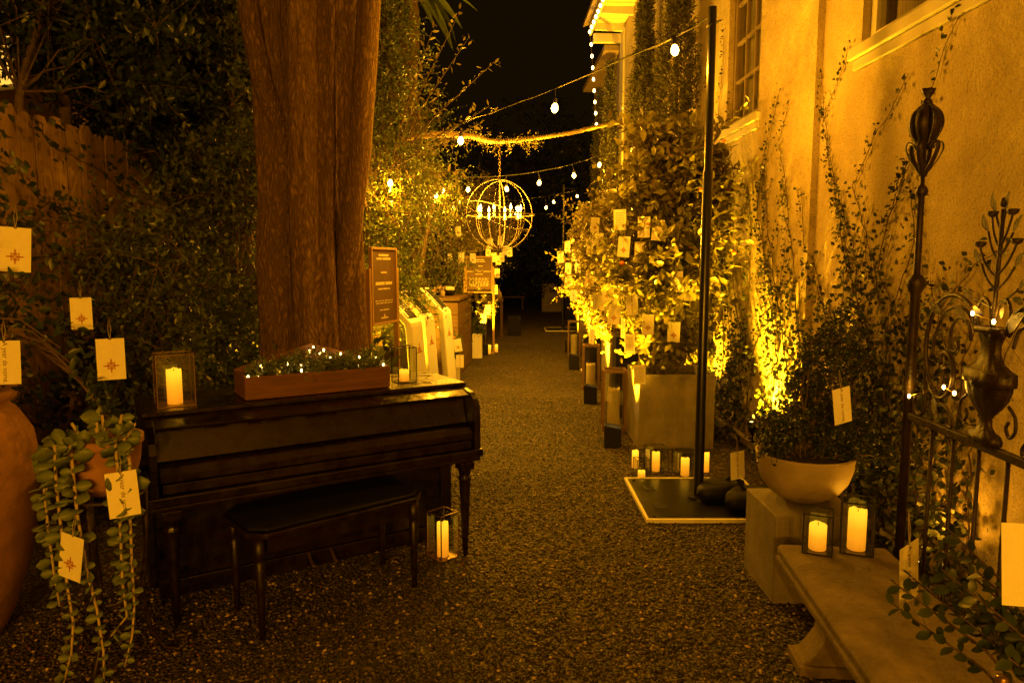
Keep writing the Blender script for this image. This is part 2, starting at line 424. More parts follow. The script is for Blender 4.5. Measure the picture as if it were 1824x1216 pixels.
# ================================================================== SETTING
# ------------------------------------------------------------------ ground
def gravel_mat():
    m = bpy.data.materials.new('pea_gravel'); m.use_nodes = True
    N = m.node_tree.nodes; L = m.node_tree.links; b = N['Principled BSDF']
    tc = N.new('ShaderNodeTexCoord')
    v = N.new('ShaderNodeTexVoronoi'); v.inputs['Scale'].default_value = 75; L.new(tc.outputs['Object'], v.inputs['Vector'])
    sp = N.new('ShaderNodeSeparateColor'); L.new(v.outputs['Color'], sp.inputs[0])
    rp = N.new('ShaderNodeValToRGB'); L.new(sp.outputs[0], rp.inputs[0])
    rp.color_ramp.elements[0].color = (0.008, 0.005, 0.003, 1); rp.color_ramp.elements[1].color = (0.17, 0.125, 0.08, 1)
    e = rp.color_ramp.elements.new(0.6); e.color = (0.028, 0.020, 0.012, 1)
    nz = N.new('ShaderNodeTexNoise'); nz.inputs['Scale'].default_value = 1.7; nz.inputs['Detail'].default_value = 5; L.new(tc.outputs['Object'], nz.inputs['Vector'])
    mr = N.new('ShaderNodeMapRange'); mr.inputs[1].default_value = .3; mr.inputs[2].default_value = .7; mr.inputs[3].default_value = .65; mr.inputs[4].default_value = 1.25
    L.new(nz.outputs['Fac'], mr.inputs[0])
    mx = N.new('ShaderNodeMix'); mx.data_type = 'RGBA'; mx.blend_type = 'MULTIPLY'; mx.inputs['Factor'].default_value = 1
    L.new(rp.outputs[0], mx.inputs[6]); L.new(mr.outputs[0], mx.inputs[7]); L.new(mx.outputs[2], b.inputs['Base Color'])
    b.inputs['Roughness'].default_value = 0.75
    v2 = N.new('ShaderNodeTexVoronoi'); v2.inputs['Scale'].default_value = 75; v2.feature = 'SMOOTH_F1'; L.new(tc.outputs['Object'], v2.inputs['Vector'])
    bp = N.new('ShaderNodeBump'); bp.invert = True; bp.inputs['Strength'].default_value = 0.9; bp.inputs['Distance'].default_value = 0.02
    L.new(v2.outputs['Distance'], bp.inputs['Height']); L.new(bp.outputs[0], b.inputs['Normal'])
    return m
M_GRAVEL = gravel_mat()
def pebble_mat():
    m = bpy.data.materials.new('pebble'); m.use_nodes = True; N = m.node_tree.nodes; L = m.node_tree.links; b = N['Principled BSDF']; b.inputs['Roughness'].default_value = .55
    g = N.new('ShaderNodeNewGeometry'); rp = N.new('ShaderNodeValToRGB'); L.new(g.outputs['Random Per Island'], rp.inputs[0]); e = rp.color_ramp.elements
    e[0].color = (.012, .008, .004, 1); e[1].color = (.50, .38, .24, 1)
    for p, c in ((.55, (.040, .029, .017)), (.85, (.11, .08, .05)), (.95, (.24, .18, .11))): e.new(p).color = (*c, 1)
    L.new(rp.outputs[0], b.inputs['Base Color']); return m
M_PEBBLE = pebble_mat()
gb = MB(); gs = 3.0
gb.add([(-90,-40,0),(90,-40,0),(90,160,0),(-90,160,0)], [(0,1,2,3)])
tag(gb.build('ground', M_GRAVEL), 'brown pea gravel path and ground', None, None, 'structure')

# loose stones lying on the path (too small and many to count)
def pebbles():
    xs = []; 
    for (y0, y1, x0, x1, dens, s0, s1) in ((1.6, 3.6, -2.3, 1.6, 3900, .0045, .0135), (3.6, 5.4, -1.9, 2.1, 2900, .0045, .012), (5.4, 8.5, -1.4, 2.1, 1500, .005, .012), (8.5, 14, -1.2, 1.6, 350, .005, .010)):
        n = int((y1-y0)*(x1-x0)*dens)
        a = np.empty((n, 4)); a[:,0] = rng.uniform(x0, x1, n); a[:,1] = rng.uniform(y0, y1, n); a[:,3] = s0 + (s1-s0)*rng.random(n)**2.2; a[:,2] = a[:,3]*0.35
        xs.append(a)
    a = np.concatenate(xs); n = len(a)
    T = np.array([[1,0,0],[0,1,0],[-1,0,0],[0,-1,0],[0,0,.62],[0,0,-.62]], float)
    th = rng.uniform(0, 6.28, n); c, s = np.cos(th), np.sin(th)
    V = T[None] * (rng.uniform(.6, 1.25, (n, 6, 1)) * a[:, 3][:, None, None])
    V[..., 0] *= rng.uniform(.8, 1.5, (n, 1))
    X = V[..., 0]*c[:, None] - V[..., 1]*s[:, None]; Y = V[..., 0]*s[:, None] + V[..., 1]*c[:, None]
    V = np.stack([X + a[:, 0, None], Y + a[:, 1, None], V[..., 2] + rng.normal(0, .12, (n, 6))*a[:, 3, None] + a[:, 2, None]], -1).reshape(-1, 3)
    F = np.array([[0,1,4],[1,2,4],[2,3,4],[3,0,4],[1,0,5],[2,1,5],[3,2,5],[0,3,5]])
    F = (np.arange(n)[:, None, None]*6 + F[None]).reshape(-1, 3)
    me = bpy.data.meshes.new('gravel_stones')
    me.vertices.add(len(V)); me.vertices.foreach_set('co', V.ravel())
    me.loops.add(F.size); me.loops.foreach_set('vertex_index', F.ravel().astype(np.int32))
    me.polygons.add(len(F)); me.polygons.foreach_set('loop_start', (np.arange(len(F))*3).astype(np.int32))
    me.materials.append(M_PEBBLE); me.update(calc_edges=True)
    me.polygons.foreach_set('use_smooth', [True]*len(me.polygons))
    tag(link('gravel_stones', me), 'loose brown gravel stones scattered over the path', None, None, 'stuff')
pebbles()
# dry leaves dropped on the gravel on the shrub side
P = np.stack([rng.uniform(-2.4, -0.9, 260), rng.uniform(2.0, 3.6, 260), np.full(260, .012)], 1)
k = rng.random(260) < np.clip((-1.0 - P[:, 0]) / 1.0, .05, 1)
P = np.concatenate([P[k], np.stack([rng.uniform(-1.2, 1.2, 90), rng.uniform(2.2, 7.5, 90), np.full(90, .014)], 1)]); D_ = rdir(len(P)); D_[:, 2] *= .2
tag(link('leaf_litter', leaf_mesh('leaf_litter', P, D_, rdir(len(P)) * .3 + np.array([0, 0, 1.]), rng.uniform(.015, .035, len(P)), L_RUST)), 'dry fallen leaves scattered on the gravel', None, None, 'stuff')

# ------------------------------------------------------------------ house with the stucco wall
HOUSE_R = math.atan(0.025)
house = thing('stucco_house', 'cream stucco house with creeper-covered wall and deep eave along the gravel path', 'house', (2.3, 0, 0), HOUSE_R)
def wall_cells(b, y0, y1, z0, z1, holes, x, depth):
    ys = sorted({y0, y1, *[h[0] for h in holes], *[h[1] for h in holes]}); zs = sorted({z0, z1, *[h[2] for h in holes], *[h[3] for h in holes]})
    for i in range(len(ys)-1):
        for j in range(len(zs)-1):
            cy, cz = (ys[i]+ys[i+1])/2, (zs[j]+zs[j+1])/2
            if any(h[0] < cy < h[1] and h[2] < cz < h[3] for h in holes): continue
            b.add([(x, ys[i], zs[j]), (x, ys[i+1], zs[j]), (x, ys[i+1], zs[j+1]), (x, ys[i], zs[j+1])], [(0,3,2,1)])
    for a0, a1, c0, c1 in holes:
        b.add([(x,a0,c0),(x,a1,c0),(x,a1,c1),(x,a0,c1),(x+depth,a0,c0),(x+depth,a1,c0),(x+depth,a1,c1),(x+depth,a0,c1)], [(0,1,5,4),(1,2,6,5),(2,3,7,6),(3,0,4,7)])
W1 = (3.42, 4.60, 2.97, 4.45); W2 = (6.20, 7.04, 2.90, 4.45)
w = MB(); wall_cells(w, -4, 5.12, 0, 6.1, [W1], 0, .16)
w.add([(0,-4,0),(3,-4,0),(3,-4,6.1),(0,-4,6.1)], [(0,1,2,3)])
w.build('wall', M_STUCCO, house)
w = MB(); wall_cells(w, 5.12, 12.9, 0, 6.1, [W2], -.05, .21)
w.add([(-.05,5.12,0),(0,5.12,0),(0,5.12,6.1),(-.05,5.12,6.1)], [(0,1,2,3)]).add([(-.05,12.9,0),(3,12.9,0),(3,12.9,6.1),(-.05,12.9,6.1)], [(0,3,2,1)])
w.build('wall', M_STUCCO, house)
w = MB(); w.bx(-.03, 3, 12.903, 15.7, 0, 5.35); w.build('rear_wing', M_STUCCO, house)
w = MB(); w.bx(-.09, -.053, 12.55, 12.87, 0, 5.62); w.build('corner_pilaster', M_TRIM, house, bevel=.006)
w = MB(); w.bx(-.35, 3.2, 12.95, 16.0, 5.353, 5.45); w.build('rear_roof', M_DTRIM, house)
# eave: fascia, soffit boards, rafter tails, roof
e = MB(); e.bx(-.62, -.585, 1.0, 12.95, 5.60, 5.76); e.build('fascia', M_TRIM, house, bevel=.004)
sb = MB(); sb.bx(-.58, -.06, 0, .236, 0, .02); sbm = sb.mesh('soffit_board'); sbm.materials.append(M_TRIM)
y = 6.0
while y < 12.8:
    link('soffit_board', sbm, house, loc=(0, y, 5.70 + rnd.uniform(-.003, .003))); y += .245
rt = MB(); rt.prism([(-.57, 0), (-.06, -.02), (-.06, .10), (-.57, .10)], lambda u, v, d: (u, d, v), 0, .07); rtm = rt.mesh('rafter_tail'); rtm.materials.append(M_TRIM)
for i in range(9): link('rafter_tail', rtm, house, loc=(0, 6.2 + i*.8, 5.597))
e = MB(); e.add([(-.72, 0, 5.77), (-.72, 13.05, 5.77), (3.2, 13.05, 7.4), (3.2, 0, 7.4), (-.72, 0, 5.83), (-.72, 13.05, 5.83), (3.2, 13.05, 7.46), (3.2, 0, 7.46)],
    [(0,3,2,1),(4,5,6,7),(0,1,5,4),(1,2,6,5),(2,3,7,6),(3,0,4,7)]); e.build('roof', M_DTRIM, house)
e = MB(); e.bx(-.565, -.04, 12.80, 12.90, 5.45, 5.598); e.build('end_bracket', M_TRIM, house, bevel=.005)
# windows
def window(hole, x, panes_y, panes_z, wood, name_sill=True):
    a0, a1, c0, c1 = hole
    f = MB(); t = .07; xx = x + .05
    f.bx(xx, xx+.06, a0+.002, a0+t, c0+.002, c1-.002); f.bx(xx, xx+.06, a1-t, a1-.002, c0+.002, c1-.002)
    f.bx(xx, xx+.06, a0+t+.001, a1-t-.001, c0+.002, c0+t); f.bx(xx, xx+.06, a0+t+.001, a1-t-.001, c1-t, c1-.002)
    fo = f.build('window', wood, house, bevel=.004)
    iy0, iy1, iz0, iz1 = a0+t, a1-t, c0+t, c1-t
    for i in range(1, panes_y):
        yy = iy0 + (iy1-iy0)*i/panes_y; g = MB(); g.bx(xx+.012, xx+.045, yy-.012, yy+.012, iz0, iz1); g.build('glazing_bar', wood, fo)
    for j in range(1, panes_z):
        zz = iz0 + (iz1-iz0)*j/panes_z; g = MB(); g.bx(xx+.008, xx+.041, iy0, iy1, zz-.013, zz+.013); g.build('glazing_bar', wood, fo)
    for i in range(panes_y):
        for j in range(panes_z):
            g = MB(); p0 = iy0 + (iy1-iy0)*i/panes_y; p1 = iy0 + (iy1-iy0)*(i+1)/panes_y; q0 = iz0 + (iz1-iz0)*j/panes_z; q1 = iz0 + (iz1-iz0)*(j+1)/panes_z
            g.bx(xx+.024, xx+.030, p0+.003, p1-.003, q0+.003, q1-.003); g.build('pane', GLASS, fo)
    g = MB(); k = 26
    pts = [(x + .15 + .012*math.sin(i*1.9), a0 + (a1-a0)*i/k) for i in range(k+1)]
    for (p, q), (p2, q2) in zip(pts, pts[1:]): g.add([(p,q,c0),(p2,q2,c0),(p2,q2,c1),(p,q,c1)], [(0,1,2,3)])
    g.build('curtain', M_CURTAIN, fo, smooth=True)
    s = MB(); s.bx(x-.055, x+.16, a0-.07, a1+.07, c0-.075, c0-.002); s.build('sill', M_TRIM, fo, bevel=.008)
    s = MB(); s.bx(x-.028, x-.002, a0-.05, a1+.05, c0-.14, c0-.078); s.build('apron', M_TRIM, fo, bevel=.005)
window(W1, 0, 2, 2, M_TRIM); window(W2, -.05, 3, 4, M_DTRIM)
# conduit along the foot of the wall and a downpipe
c_ = MB(); c_.tube([(-.10, 3.6, .10), (-.11, 5.4, .11), (-.13, 6.3, .13), (-.13, 8.2, .15)], .022, 10); c_.build('conduit', M_CONC, house, smooth=True)

def house_pt(x, y, z): 
    c, s = math.cos(HOUSE_R), math.sin(HOUSE_R); return (2.3 + x*c - y*s, x*s + y*c, z)

# ------------------------------------------------------------------ fence with dog-eared boards
fence = thing('board_fence', 'tall cedar fence of dog-eared boards half hidden by ivy', 'fence', (-3.0, 1.5, 0))
bw = .145
fb = MB(); fb.prism([(0, 0), (bw, 0), (bw, 2.50), (bw-.04, 2.56), (.04, 2.56), (0, 2.50)], lambda u, v, d: (d, u, v), 0, .02)
fbm = fb.mesh('board'); fbm.materials.append(M_FENCE)
for i in range(52):
    o = link('board', fbm, fence, loc=(rnd.uniform(-.006, .006), i*.152, rnd.uniform(-.03, .02))); o.rotation_euler = (rnd.uniform(-.006, .006), 0, 0)
for z in (.5, 1.4, 2.2):
    r_ = MB(); r_.bx(-.06, -.01, 0, 7.9, z, z+.09); r_.build('rail', M_FENCE, fence)

# ------------------------------------------------------------------ neighbour's lit window beyond the fence
nb = thing('neighbouring_house', 'dark neighbouring house with one bright lit window behind the fence', 'house', (-9.5, 9.2, 0), R(-14))
b_ = MB(); b_.bx(-4, 4.6, 0.1, 5, 0, 5.4); b_.build('wall', M_PLANK, nb)
b_ = MB(); b_.prism([(-4.4, 5.403), (5.0, 5.403), (.3, 7.4)], lambda u, v, d: (u, d, v), -.3, 5.4); b_.build('roof', M_DTRIM, nb)
b_ = MB(); b_.bx(3.37, 4.03, .03, .095, 3.58, 4.22); wo = b_.build('window', M_TRIM, nb)
b_ = MB(); b_.bx(3.43, 3.97, .01, .026, 3.64, 4.16); b_.build('pane', emission_mat('lit_window', (1, .50, .06), 1.5), wo)
b_ = MB(); b_.bx(3.68, 3.72, -.01, .008, 3.62, 4.18); b_.bx(3.41, 3.675, -.01, .008, 3.87, 3.91); b_.bx(3.725, 3.99, -.01, .008, 3.87, 3.91); b_.build('glazing_bar', M_TRIM, wo)

# ================================================================== VEGETATION
def pts_in(c, r, n):
    v = rdir(n) * (rng.random((n, 1)) ** (1/3.)); return np.array(c) + v * np.array(r)
def crown_tree(name, label, base, trunk_pts, r0, blobs, lmat, lsize, per_clump=16, per=9, group=None, category='tree', clump_r=(.28, .5), twr=.004, up=.15, droop=.2, bark=None, local_n=8):
    t = thing(name, label, category, base, 0, group)
    b = MB(); limb(b, trunk_pts, r0, r0*.45, 9)
    top = np.array(trunk_pts[-1]); A = []; 
    tw = MB()
    for c, r, n in blobs:
        cs = pts_in(c, r, n); rr = rng.uniform(*clump_r, n)
        q, TW = clumps(cs, rr, per_clump, per, lsize, up, droop); A.append(q)
        for p in cs[::2]:
            k = rnd.randrange(len(trunk_pts)//2, len(trunk_pts)); a = trunk_pts[k]
            limb(tw, wob(a, p, 4, .06), max(.007, r0*.14), .004, 5)
        for st, en, c0 in TW:
            for i in range(0, len(st), 3): tw.tube([tuple(c0), tuple(st[i]), tuple(en[i])], [twr*1.3, twr, twr*.5], 3, cap=False)
    b.build('trunk', bark or M_TWIG, t, smooth=True)
    tw.build('branches', bark or M_TWIG, t, smooth=True)
    q = cat(*A)
    o = link('crown', leaf_mesh('crown', *q, lmat), t); o['kind'] = 'stuff'
    return t

# tall trees over and behind the fence
crown_tree('laurel_tree', 'dark leafy tree with a straight pale stem rising above the board fence', (-3.25, 5.2, 0), [(0,0,0),(0,.02,1.4),(.06,0,2.8),(.12,.0,4.2),(.2,.1,5.4)], .055,
    [((.2,.3,4.3),(1.2,1.1,1.2),60), ((-.7,-.3,4.7),(.9,.9,.8),36), ((.5,.8,3.1),(.8,.9,.7),24)], L_DARK, .075, 20, 9)
crown_tree('laurel_tree', 'dark broad tree with slanting thin stems behind the fence, crown thick to the ground', (-2.75, 7.0, 0), [(0,0,0),(.1,0,1.2),(.0,.05,2.4),(.15,0,3.6),(.1,.1,5.0)], .06,
    [((.2,.1,4.2),(1.0,1.2,1.4),52), ((.3,0,2.4),(.8,1.0,1.0),44), ((.3,.2,.9),(.7,.9,.8),30)], L_DARK, .07, 20, 9)
crown_tree('laurel_tree', 'dense dark tree just behind the low end of the fence, hiding the neighbouring house', (-4.1, 6.6, 0), [(0,0,0),(0,.02,1.4),(.06,0,2.8),(.12,.0,4.2)], .05,
    [((.85,0,3.2),(.75,.9,1.0),56), ((.3,-.4,4.9),(1.3,.8,.7),44)], L_DARK, .08, 22, 9)
crown_tree('leaning_tree', 'thin leaning tree with bare forked stems above the ivy', (-3.3, 4.4, 0), [(0,0,0),(.1,.1,1.5),(.2,.2,2.7),(.45,.3,3.6),(.7,.4,4.6)], .035,
    [((.4,.3,4.4),(1.0,.8,.9),40), ((-.6,.2,4.5),(.9,.8,.8),34), ((.5,.6,3.1),(.6,.5,.5),20)], L_DARK, .07, 22, 9)
# laurel shrubs between fence and the big trunk, catching the path lights
crown_tree('laurel_shrub', 'glossy laurel shrub filling the bed left of the thick tree trunk', (-2.35, 5.9, 0), [(0,0,0),(.05,0,.6),(0,.1,1.3),(.1,0,2.2)], .04,
    [((.1,0,1.0),(.55,.6,.9),48), ((.15,.1,2.3),(.5,.6,.8),44), ((.3,.3,3.2),(.5,.5,.6),24)], L_MID, .058, 20, 9, category='shrub')
crown_tree('laurel_shrub', 'low glossy shrub crowding behind the piano by the fence', (-2.35, 4.75, 0), [(0,0,0),(.03,0,.5),(0,.05,1.0),(.05,0,1.5)], .03,
    [((0,0,.7),(.4,.5,.6),34), ((-.05,.1,1.55),(.35,.5,.5),30)], L_MID, .05, 18, 9, category='shrub')
# lit foliage to the right of the big trunk
crown_tree('privet_tree', 'bright lamp-lit tree with pale leaves rising right behind the thick trunk', (-1.75, 7.9, 0), [(0,0,0),(.05,0,1.0),(.15,.05,2.0),(.2,0,3.2),(.35,.1,4.4)], .06,
    [((.2,0,3.6),(.55,.7,.9),46), ((.3,0,2.5),(.6,.8,.8),52), ((.1,.1,1.3),(.6,.8,.8),44), ((.2,.2,4.6),(.5,.6,.5),16)], L_MID, .05, 20, 9)
crown_tree('privet_tree', 'smaller lit tree with slim forked stems behind the white kiosks', (-1.55, 10.2, 0), [(0,0,0),(.12,0,.7),(.2,.05,1.4),(.35,0,2.2),(.5,.1,3.0)], .045,
    [((.3,.3,2.7),(.6,.7,.6),44), ((0,.6,1.7),(.8,.6,.8),50), ((-.2,.8,3.4),(.8,.7,.7),30), ((0,.9,.8),(.8,.4,.7),34)], L_MID, .045, 20, 9)
crown_tree('camellia_tree', 'lamp-lit small tree with many hanging tags behind the brown menu sign', (-.75, 14.0, 0), [(0,0,0),(.08,0,.7),(.0,.05,1.3),(.15,0,2.0)], .05,
    [((.1,0,2.25),(.62,.6,.55),60), ((-.1,.2,1.6),(.5,.4,.4),30), ((.2,-.1,2.9),(.4,.4,.3),14)], L_LIGHT, .05, 18, 9)
# palm trunk beyond
pt = thing('palm_tree', 'slender rough palm trunk with hanging skirt of fronds beyond the lit tree', 'tree', (-1.85, 13.2, 0))
b_ = MB(); 
b_.lathe([(.16 + .02*(i % 2) + .03*math.sin(i*.35), i*.1) for i in range(67)], 14); b_.build('trunk', M_BARK, pt, smooth=True)
frm = single_leaf('frond', 1.0, .16, .5, .45, m=L_MID)
for i in range(26):
    a = i*2.4; el = rnd.uniform(-.5, .9); put_leaf(frm, pt, (0, 0, 6.6), (math.cos(a)*math.cos(el), math.sin(a)*math.cos(el), math.sin(el)), (0, 0, 1), rnd.uniform(1.0, 1.5), 'frond')
# dark trees closing the far end of the path
for i, (x, y, h, r, lab) in enumerate([(-3.6, 21, 7.5, 2.6, 'dark spreading tree at the far left end of the path beyond the table'), (.4, 30, 8.5, 3.2, 'tall dark tree closing the far end of the path'),
        (3.6, 23, 6.5, 2.4, 'dark rounded tree beyond the rear wing of the stucco house'), (1.35, 24.5, 3.4, 1.1, 'small dark tree standing in a far square planter')]):
    crown_tree('shade_tree', lab, (x, y, 0), [(0,0,0),(.05,0,h*.2),(.1,.1,h*.42),(0,.1,h*.7)], .02*h,
        [((0,0,h*.62),(r,r,h*.32),int(40+8*r)), ((.3*r,-.5*r,h*.36),(r*.7,r*.6,h*.2),int(18+6*r))], L_DARK, .14, 14, 8, clump_r=(.35*r/1.5, .7*r/1.5), twr=.006)
hd = thing('hedge', 'low dark hedge across the far end of the gravel path', 'hedge', (0, 27, 0))
q, TW = clumps([(x, rnd.uniform(-.4, .4), rnd.uniform(.2, 1.5)) for x in np.linspace(-6, 6, 90)], [.5]*90, 14, 8, .11)
link('foliage', leaf_mesh('foliage', *q, L_DARK), hd)['kind'] = 'stuff'
twig_mesh(TW, M_TWIG, .006).build('stems', M_TWIG, hd)

# ------------------------------------------------------------------ the big fluted tree behind the piano
big = thing('camphor_tree', 'massive tree with deeply fluted bark trunk standing behind the upright piano', 'tree', (-1.45, 5.35, 0))
from mathutils import noise as NZ
def trunk_surface():
    na, nz_ = 240, 190; V = []
    lobes = [(-1.75, .20, .42), (-2.72, .17, .24), (-.92, .20, .20), (-.30, .17, .26), (.5, .14, .3), (2.2, .12, .4), (3.4, .14, .4), (1.1, .1, .4)]
    ph = rng.uniform(0, 6.28, 40)
    for i in range(nz_):
        z = 5.2 * i/(nz_-1)
        base = .20 + .05*math.exp(-z/.5) + .022*max(0, z-2.2) + .015*math.sin(z*1.3)
        for j in range(na):
            th = 2*math.pi*j/na
            r = base
            for k, (a, amp, wd) in enumerate(lobes):
                a2 = a + .10*math.sin(z*.8 + k*1.7) + .05*math.sin(z*2.1 + k)
                d = math.atan2(math.sin(th-a2), math.cos(th-a2))
                r += amp*(.85 + .25*math.sin(z*.6 + k*2.0)) * math.exp(-(d/wd)**2) * (.75 + .5*math.exp(-z/.6))
            cv = (math.cos(th)*3.2, math.sin(th)*3.2, z*.55); r += .030*NZ.fractal(cv, 1.0, 2.0, 3) + .016*abs(NZ.noise((math.cos(th)*11, math.sin(th)*11, z*1.6))) + .010*NZ.fractal((math.cos(th)*24, math.sin(th)*24, z*6), 1.0, 2.0, 3)
            r += 0*math.sin(th*31 + 3*math.sin(z*3+ph[0])) 
            V.append((r*1.04*math.cos(th), r*math.sin(th), z))
    F = [(i*na+j, i*na+(j+1) % na, (i+1)*na+(j+1) % na, (i+1)*na+j) for i in range(nz_-1) for j in range(na)]
    b = MB(); b.add(V, F); return b
trunk_surface().build('trunk', M_BARK, big, smooth=True)
b_ = MB(); limb(b_, [(.12,-.02,1.0),(.22,-.12,1.5),(.30,-.20,1.95),(.37,-.22,2.4),(.42,-.2,3.0),(.47,-.18,3.7),(.52,-.1,4.9)], .075, .085, 14); b_.build('side_stem', M_BARK, big, smooth=True)
b_ = MB(); limb(b_, [(-.08,0.02,2.0),(-.2,-.1,2.5),(-.31,-.2,2.9),(-.37,-.22,3.3),(-.43,-.15,4.0),(-.55,0,4.9)], .07, .075, 14); b_.build('side_stem', M_BARK, big, smooth=True)
tw = MB(); cs = pts_in((0,.2,5.4), (1.6,1.2,.6), 36)
for p in cs: limb(tw, wob((0,0,4.8), p, 4, .1), .04, .008, 6)
tw.build('branches', M_TWIG, big, smooth=True)
q, TW = clumps(cs, rng.uniform(.4, .6, 36), 18, 9, .07); link('crown', leaf_mesh('crown', *q, L_DARK), big)['kind'] = 'stuff'

# ------------------------------------------------------------------ ivy on the board fence
ivy = thing('ivy', 'dark ivy creeping over the cedar board fence', 'ivy', (-2.97, 0, 0))
stems = MB(); IP = []; ID = []; 
def ivy_path(y, z, n, step, upb):
    a = rnd.uniform(.6, 2.4); pts = []
    for i in range(n):
        pts.append((.03 + rnd.uniform(0, .05), y, z)); a += rnd.gauss(0, .35); y += math.cos(a)*step; z += abs(math.sin(a))*step*upb
        if z > 2.62 or z < .05: break
    return pts
for i in range(150):
    y0 = rnd.uniform(3.0, 9.0)
    if 3.3 < y0 < 4.5 and rnd.random() < .55: continue
    pts = ivy_path(y0, rnd.uniform(.05, 1.9), rnd.randint(10, 26), .075, .8)
    if len(pts) < 3: continue
    stems.tube(pts, .004, 4, cap=False)
    for p in pts:
        for _ in range(3):
            IP.append((p[0]+rnd.uniform(0, .08), p[1]+rnd.gauss(0, .05), p[2]+rnd.gauss(0, .05))); ID.append((rnd.uniform(.1, .7), rnd.gauss(0, .6), rnd.uniform(-1, .3)))
stems.build('stems', M_TWIG, ivy)
IP = np.array(IP); ID = np.array(ID)
o = link('leaves', leaf_mesh('leaves', IP, ID, np.array([[1., 0, .4]]) + rng.normal(0, .35, IP.shape), rng.uniform(.035, .065, len(IP)), L_DARK, width=.85), ivy); o['kind'] = 'stuff'

# ------------------------------------------------------------------ creeping fig on the stucco wall: three plants
CREEPERS = [
 ('creeping fig sending long thin runners up the wall behind the round bowl planter', [
  [(5.3,.1),(5.301,.644),(5.569,1.224),(5.858,1.849),(5.974,2.405),(5.796,2.906)], [(5.5,.1),(5.506,.607),(5.763,1.484),(6.121,2.049),(5.988,2.543),(5.695,2.969)],
  [(5.2,.1),(5.137,.925),(5.291,1.495),(5.514,2.218),(5.705,2.543),(5.51,2.863)], [(4.9,.1),(4.692,.757),(4.908,1.271),(5.134,1.781),(5.268,2.192)], [(6.2,.1),(6.225,.475),(5.851,1.204),(5.786,1.711)],
  [(6.49,.1),(6.488,.214),(6.319,.714),(6.229,1.177),(6.217,1.717),(6.413,2.316)], [(5.7,.1),(5.65,.7),(5.6,1.3),(5.45,1.8)], [(5.0,.1),(5.1,.7),(5.2,1.3),(5.05,1.7)]]),
 ('creeping fig with a forked top reaching toward the window sill above the iron gate post', [
  [(4.3,.1),(4.208,.846),(4.454,1.303),(4.572,1.763),(4.933,2.306),(5.08,2.936)], [(4.3,.1),(4.229,1.048),(4.712,1.694),(4.836,2.145),(5.044,2.588),(4.739,3.023)],
  [(4.2,.1),(4.051,1.072),(4.411,1.861),(4.609,2.12),(4.31,2.415),(4.05,2.654)], [(3.9,.1),(3.784,1.108),(4.286,1.586),(4.101,2.096),(3.859,2.303),(3.81,2.522),(3.716,2.72),(3.585,2.89)],
  [(4.1,.1),(4.156,.34),(4.147,.857),(4.078,1.33),(3.905,1.772),(3.882,2.041)], [(4.05,.1),(4.033,.344),(3.886,1.094),(3.828,1.53),(3.96,2.05)],
  [(4.45,.1),(4.5,.7),(4.7,1.2),(4.6,1.6),(4.75,2.0)], [(4.6,.1),(4.6,.9),(4.45,1.5)]]),
 ('creeping fig spreading low over the wall behind the wrought iron gate', [
  [(3.7,.1),(3.702,.324),(3.716,.936),(3.619,1.363),(3.388,1.593),(3.141,1.669)], [(3.45,.1),(3.445,.559),(3.42,1.13),(3.3,1.49)], [(3.6,.1),(3.6,.6),(3.55,1.2),(3.65,1.55)], [(3.3,.1),(3.3,.7),(3.15,1.2),(3.0,1.5)], [(3.75,.1),(3.8,.7),(3.6,1.3)]]),
 ('creeping fig runners beside the shuttered multi-pane window behind the cypresses', [
  [(6.4,.1),(6.416,.959),(6.812,1.886),(7.068,2.817),(7.268,3.124),(7.15,3.584),(7.2,3.902)], [(6.9,.1),(6.875,.911),(7.155,2.01),(7.421,2.877),(7.681,3.61)], [(6.7,.1),(6.6,.8),(6.9,1.5),(6.85,2.2),(7.0,2.7)], [(7.2,.1),(7.3,.9),(7.2,1.8),(7.5,2.4),(7.6,3.0)]])]
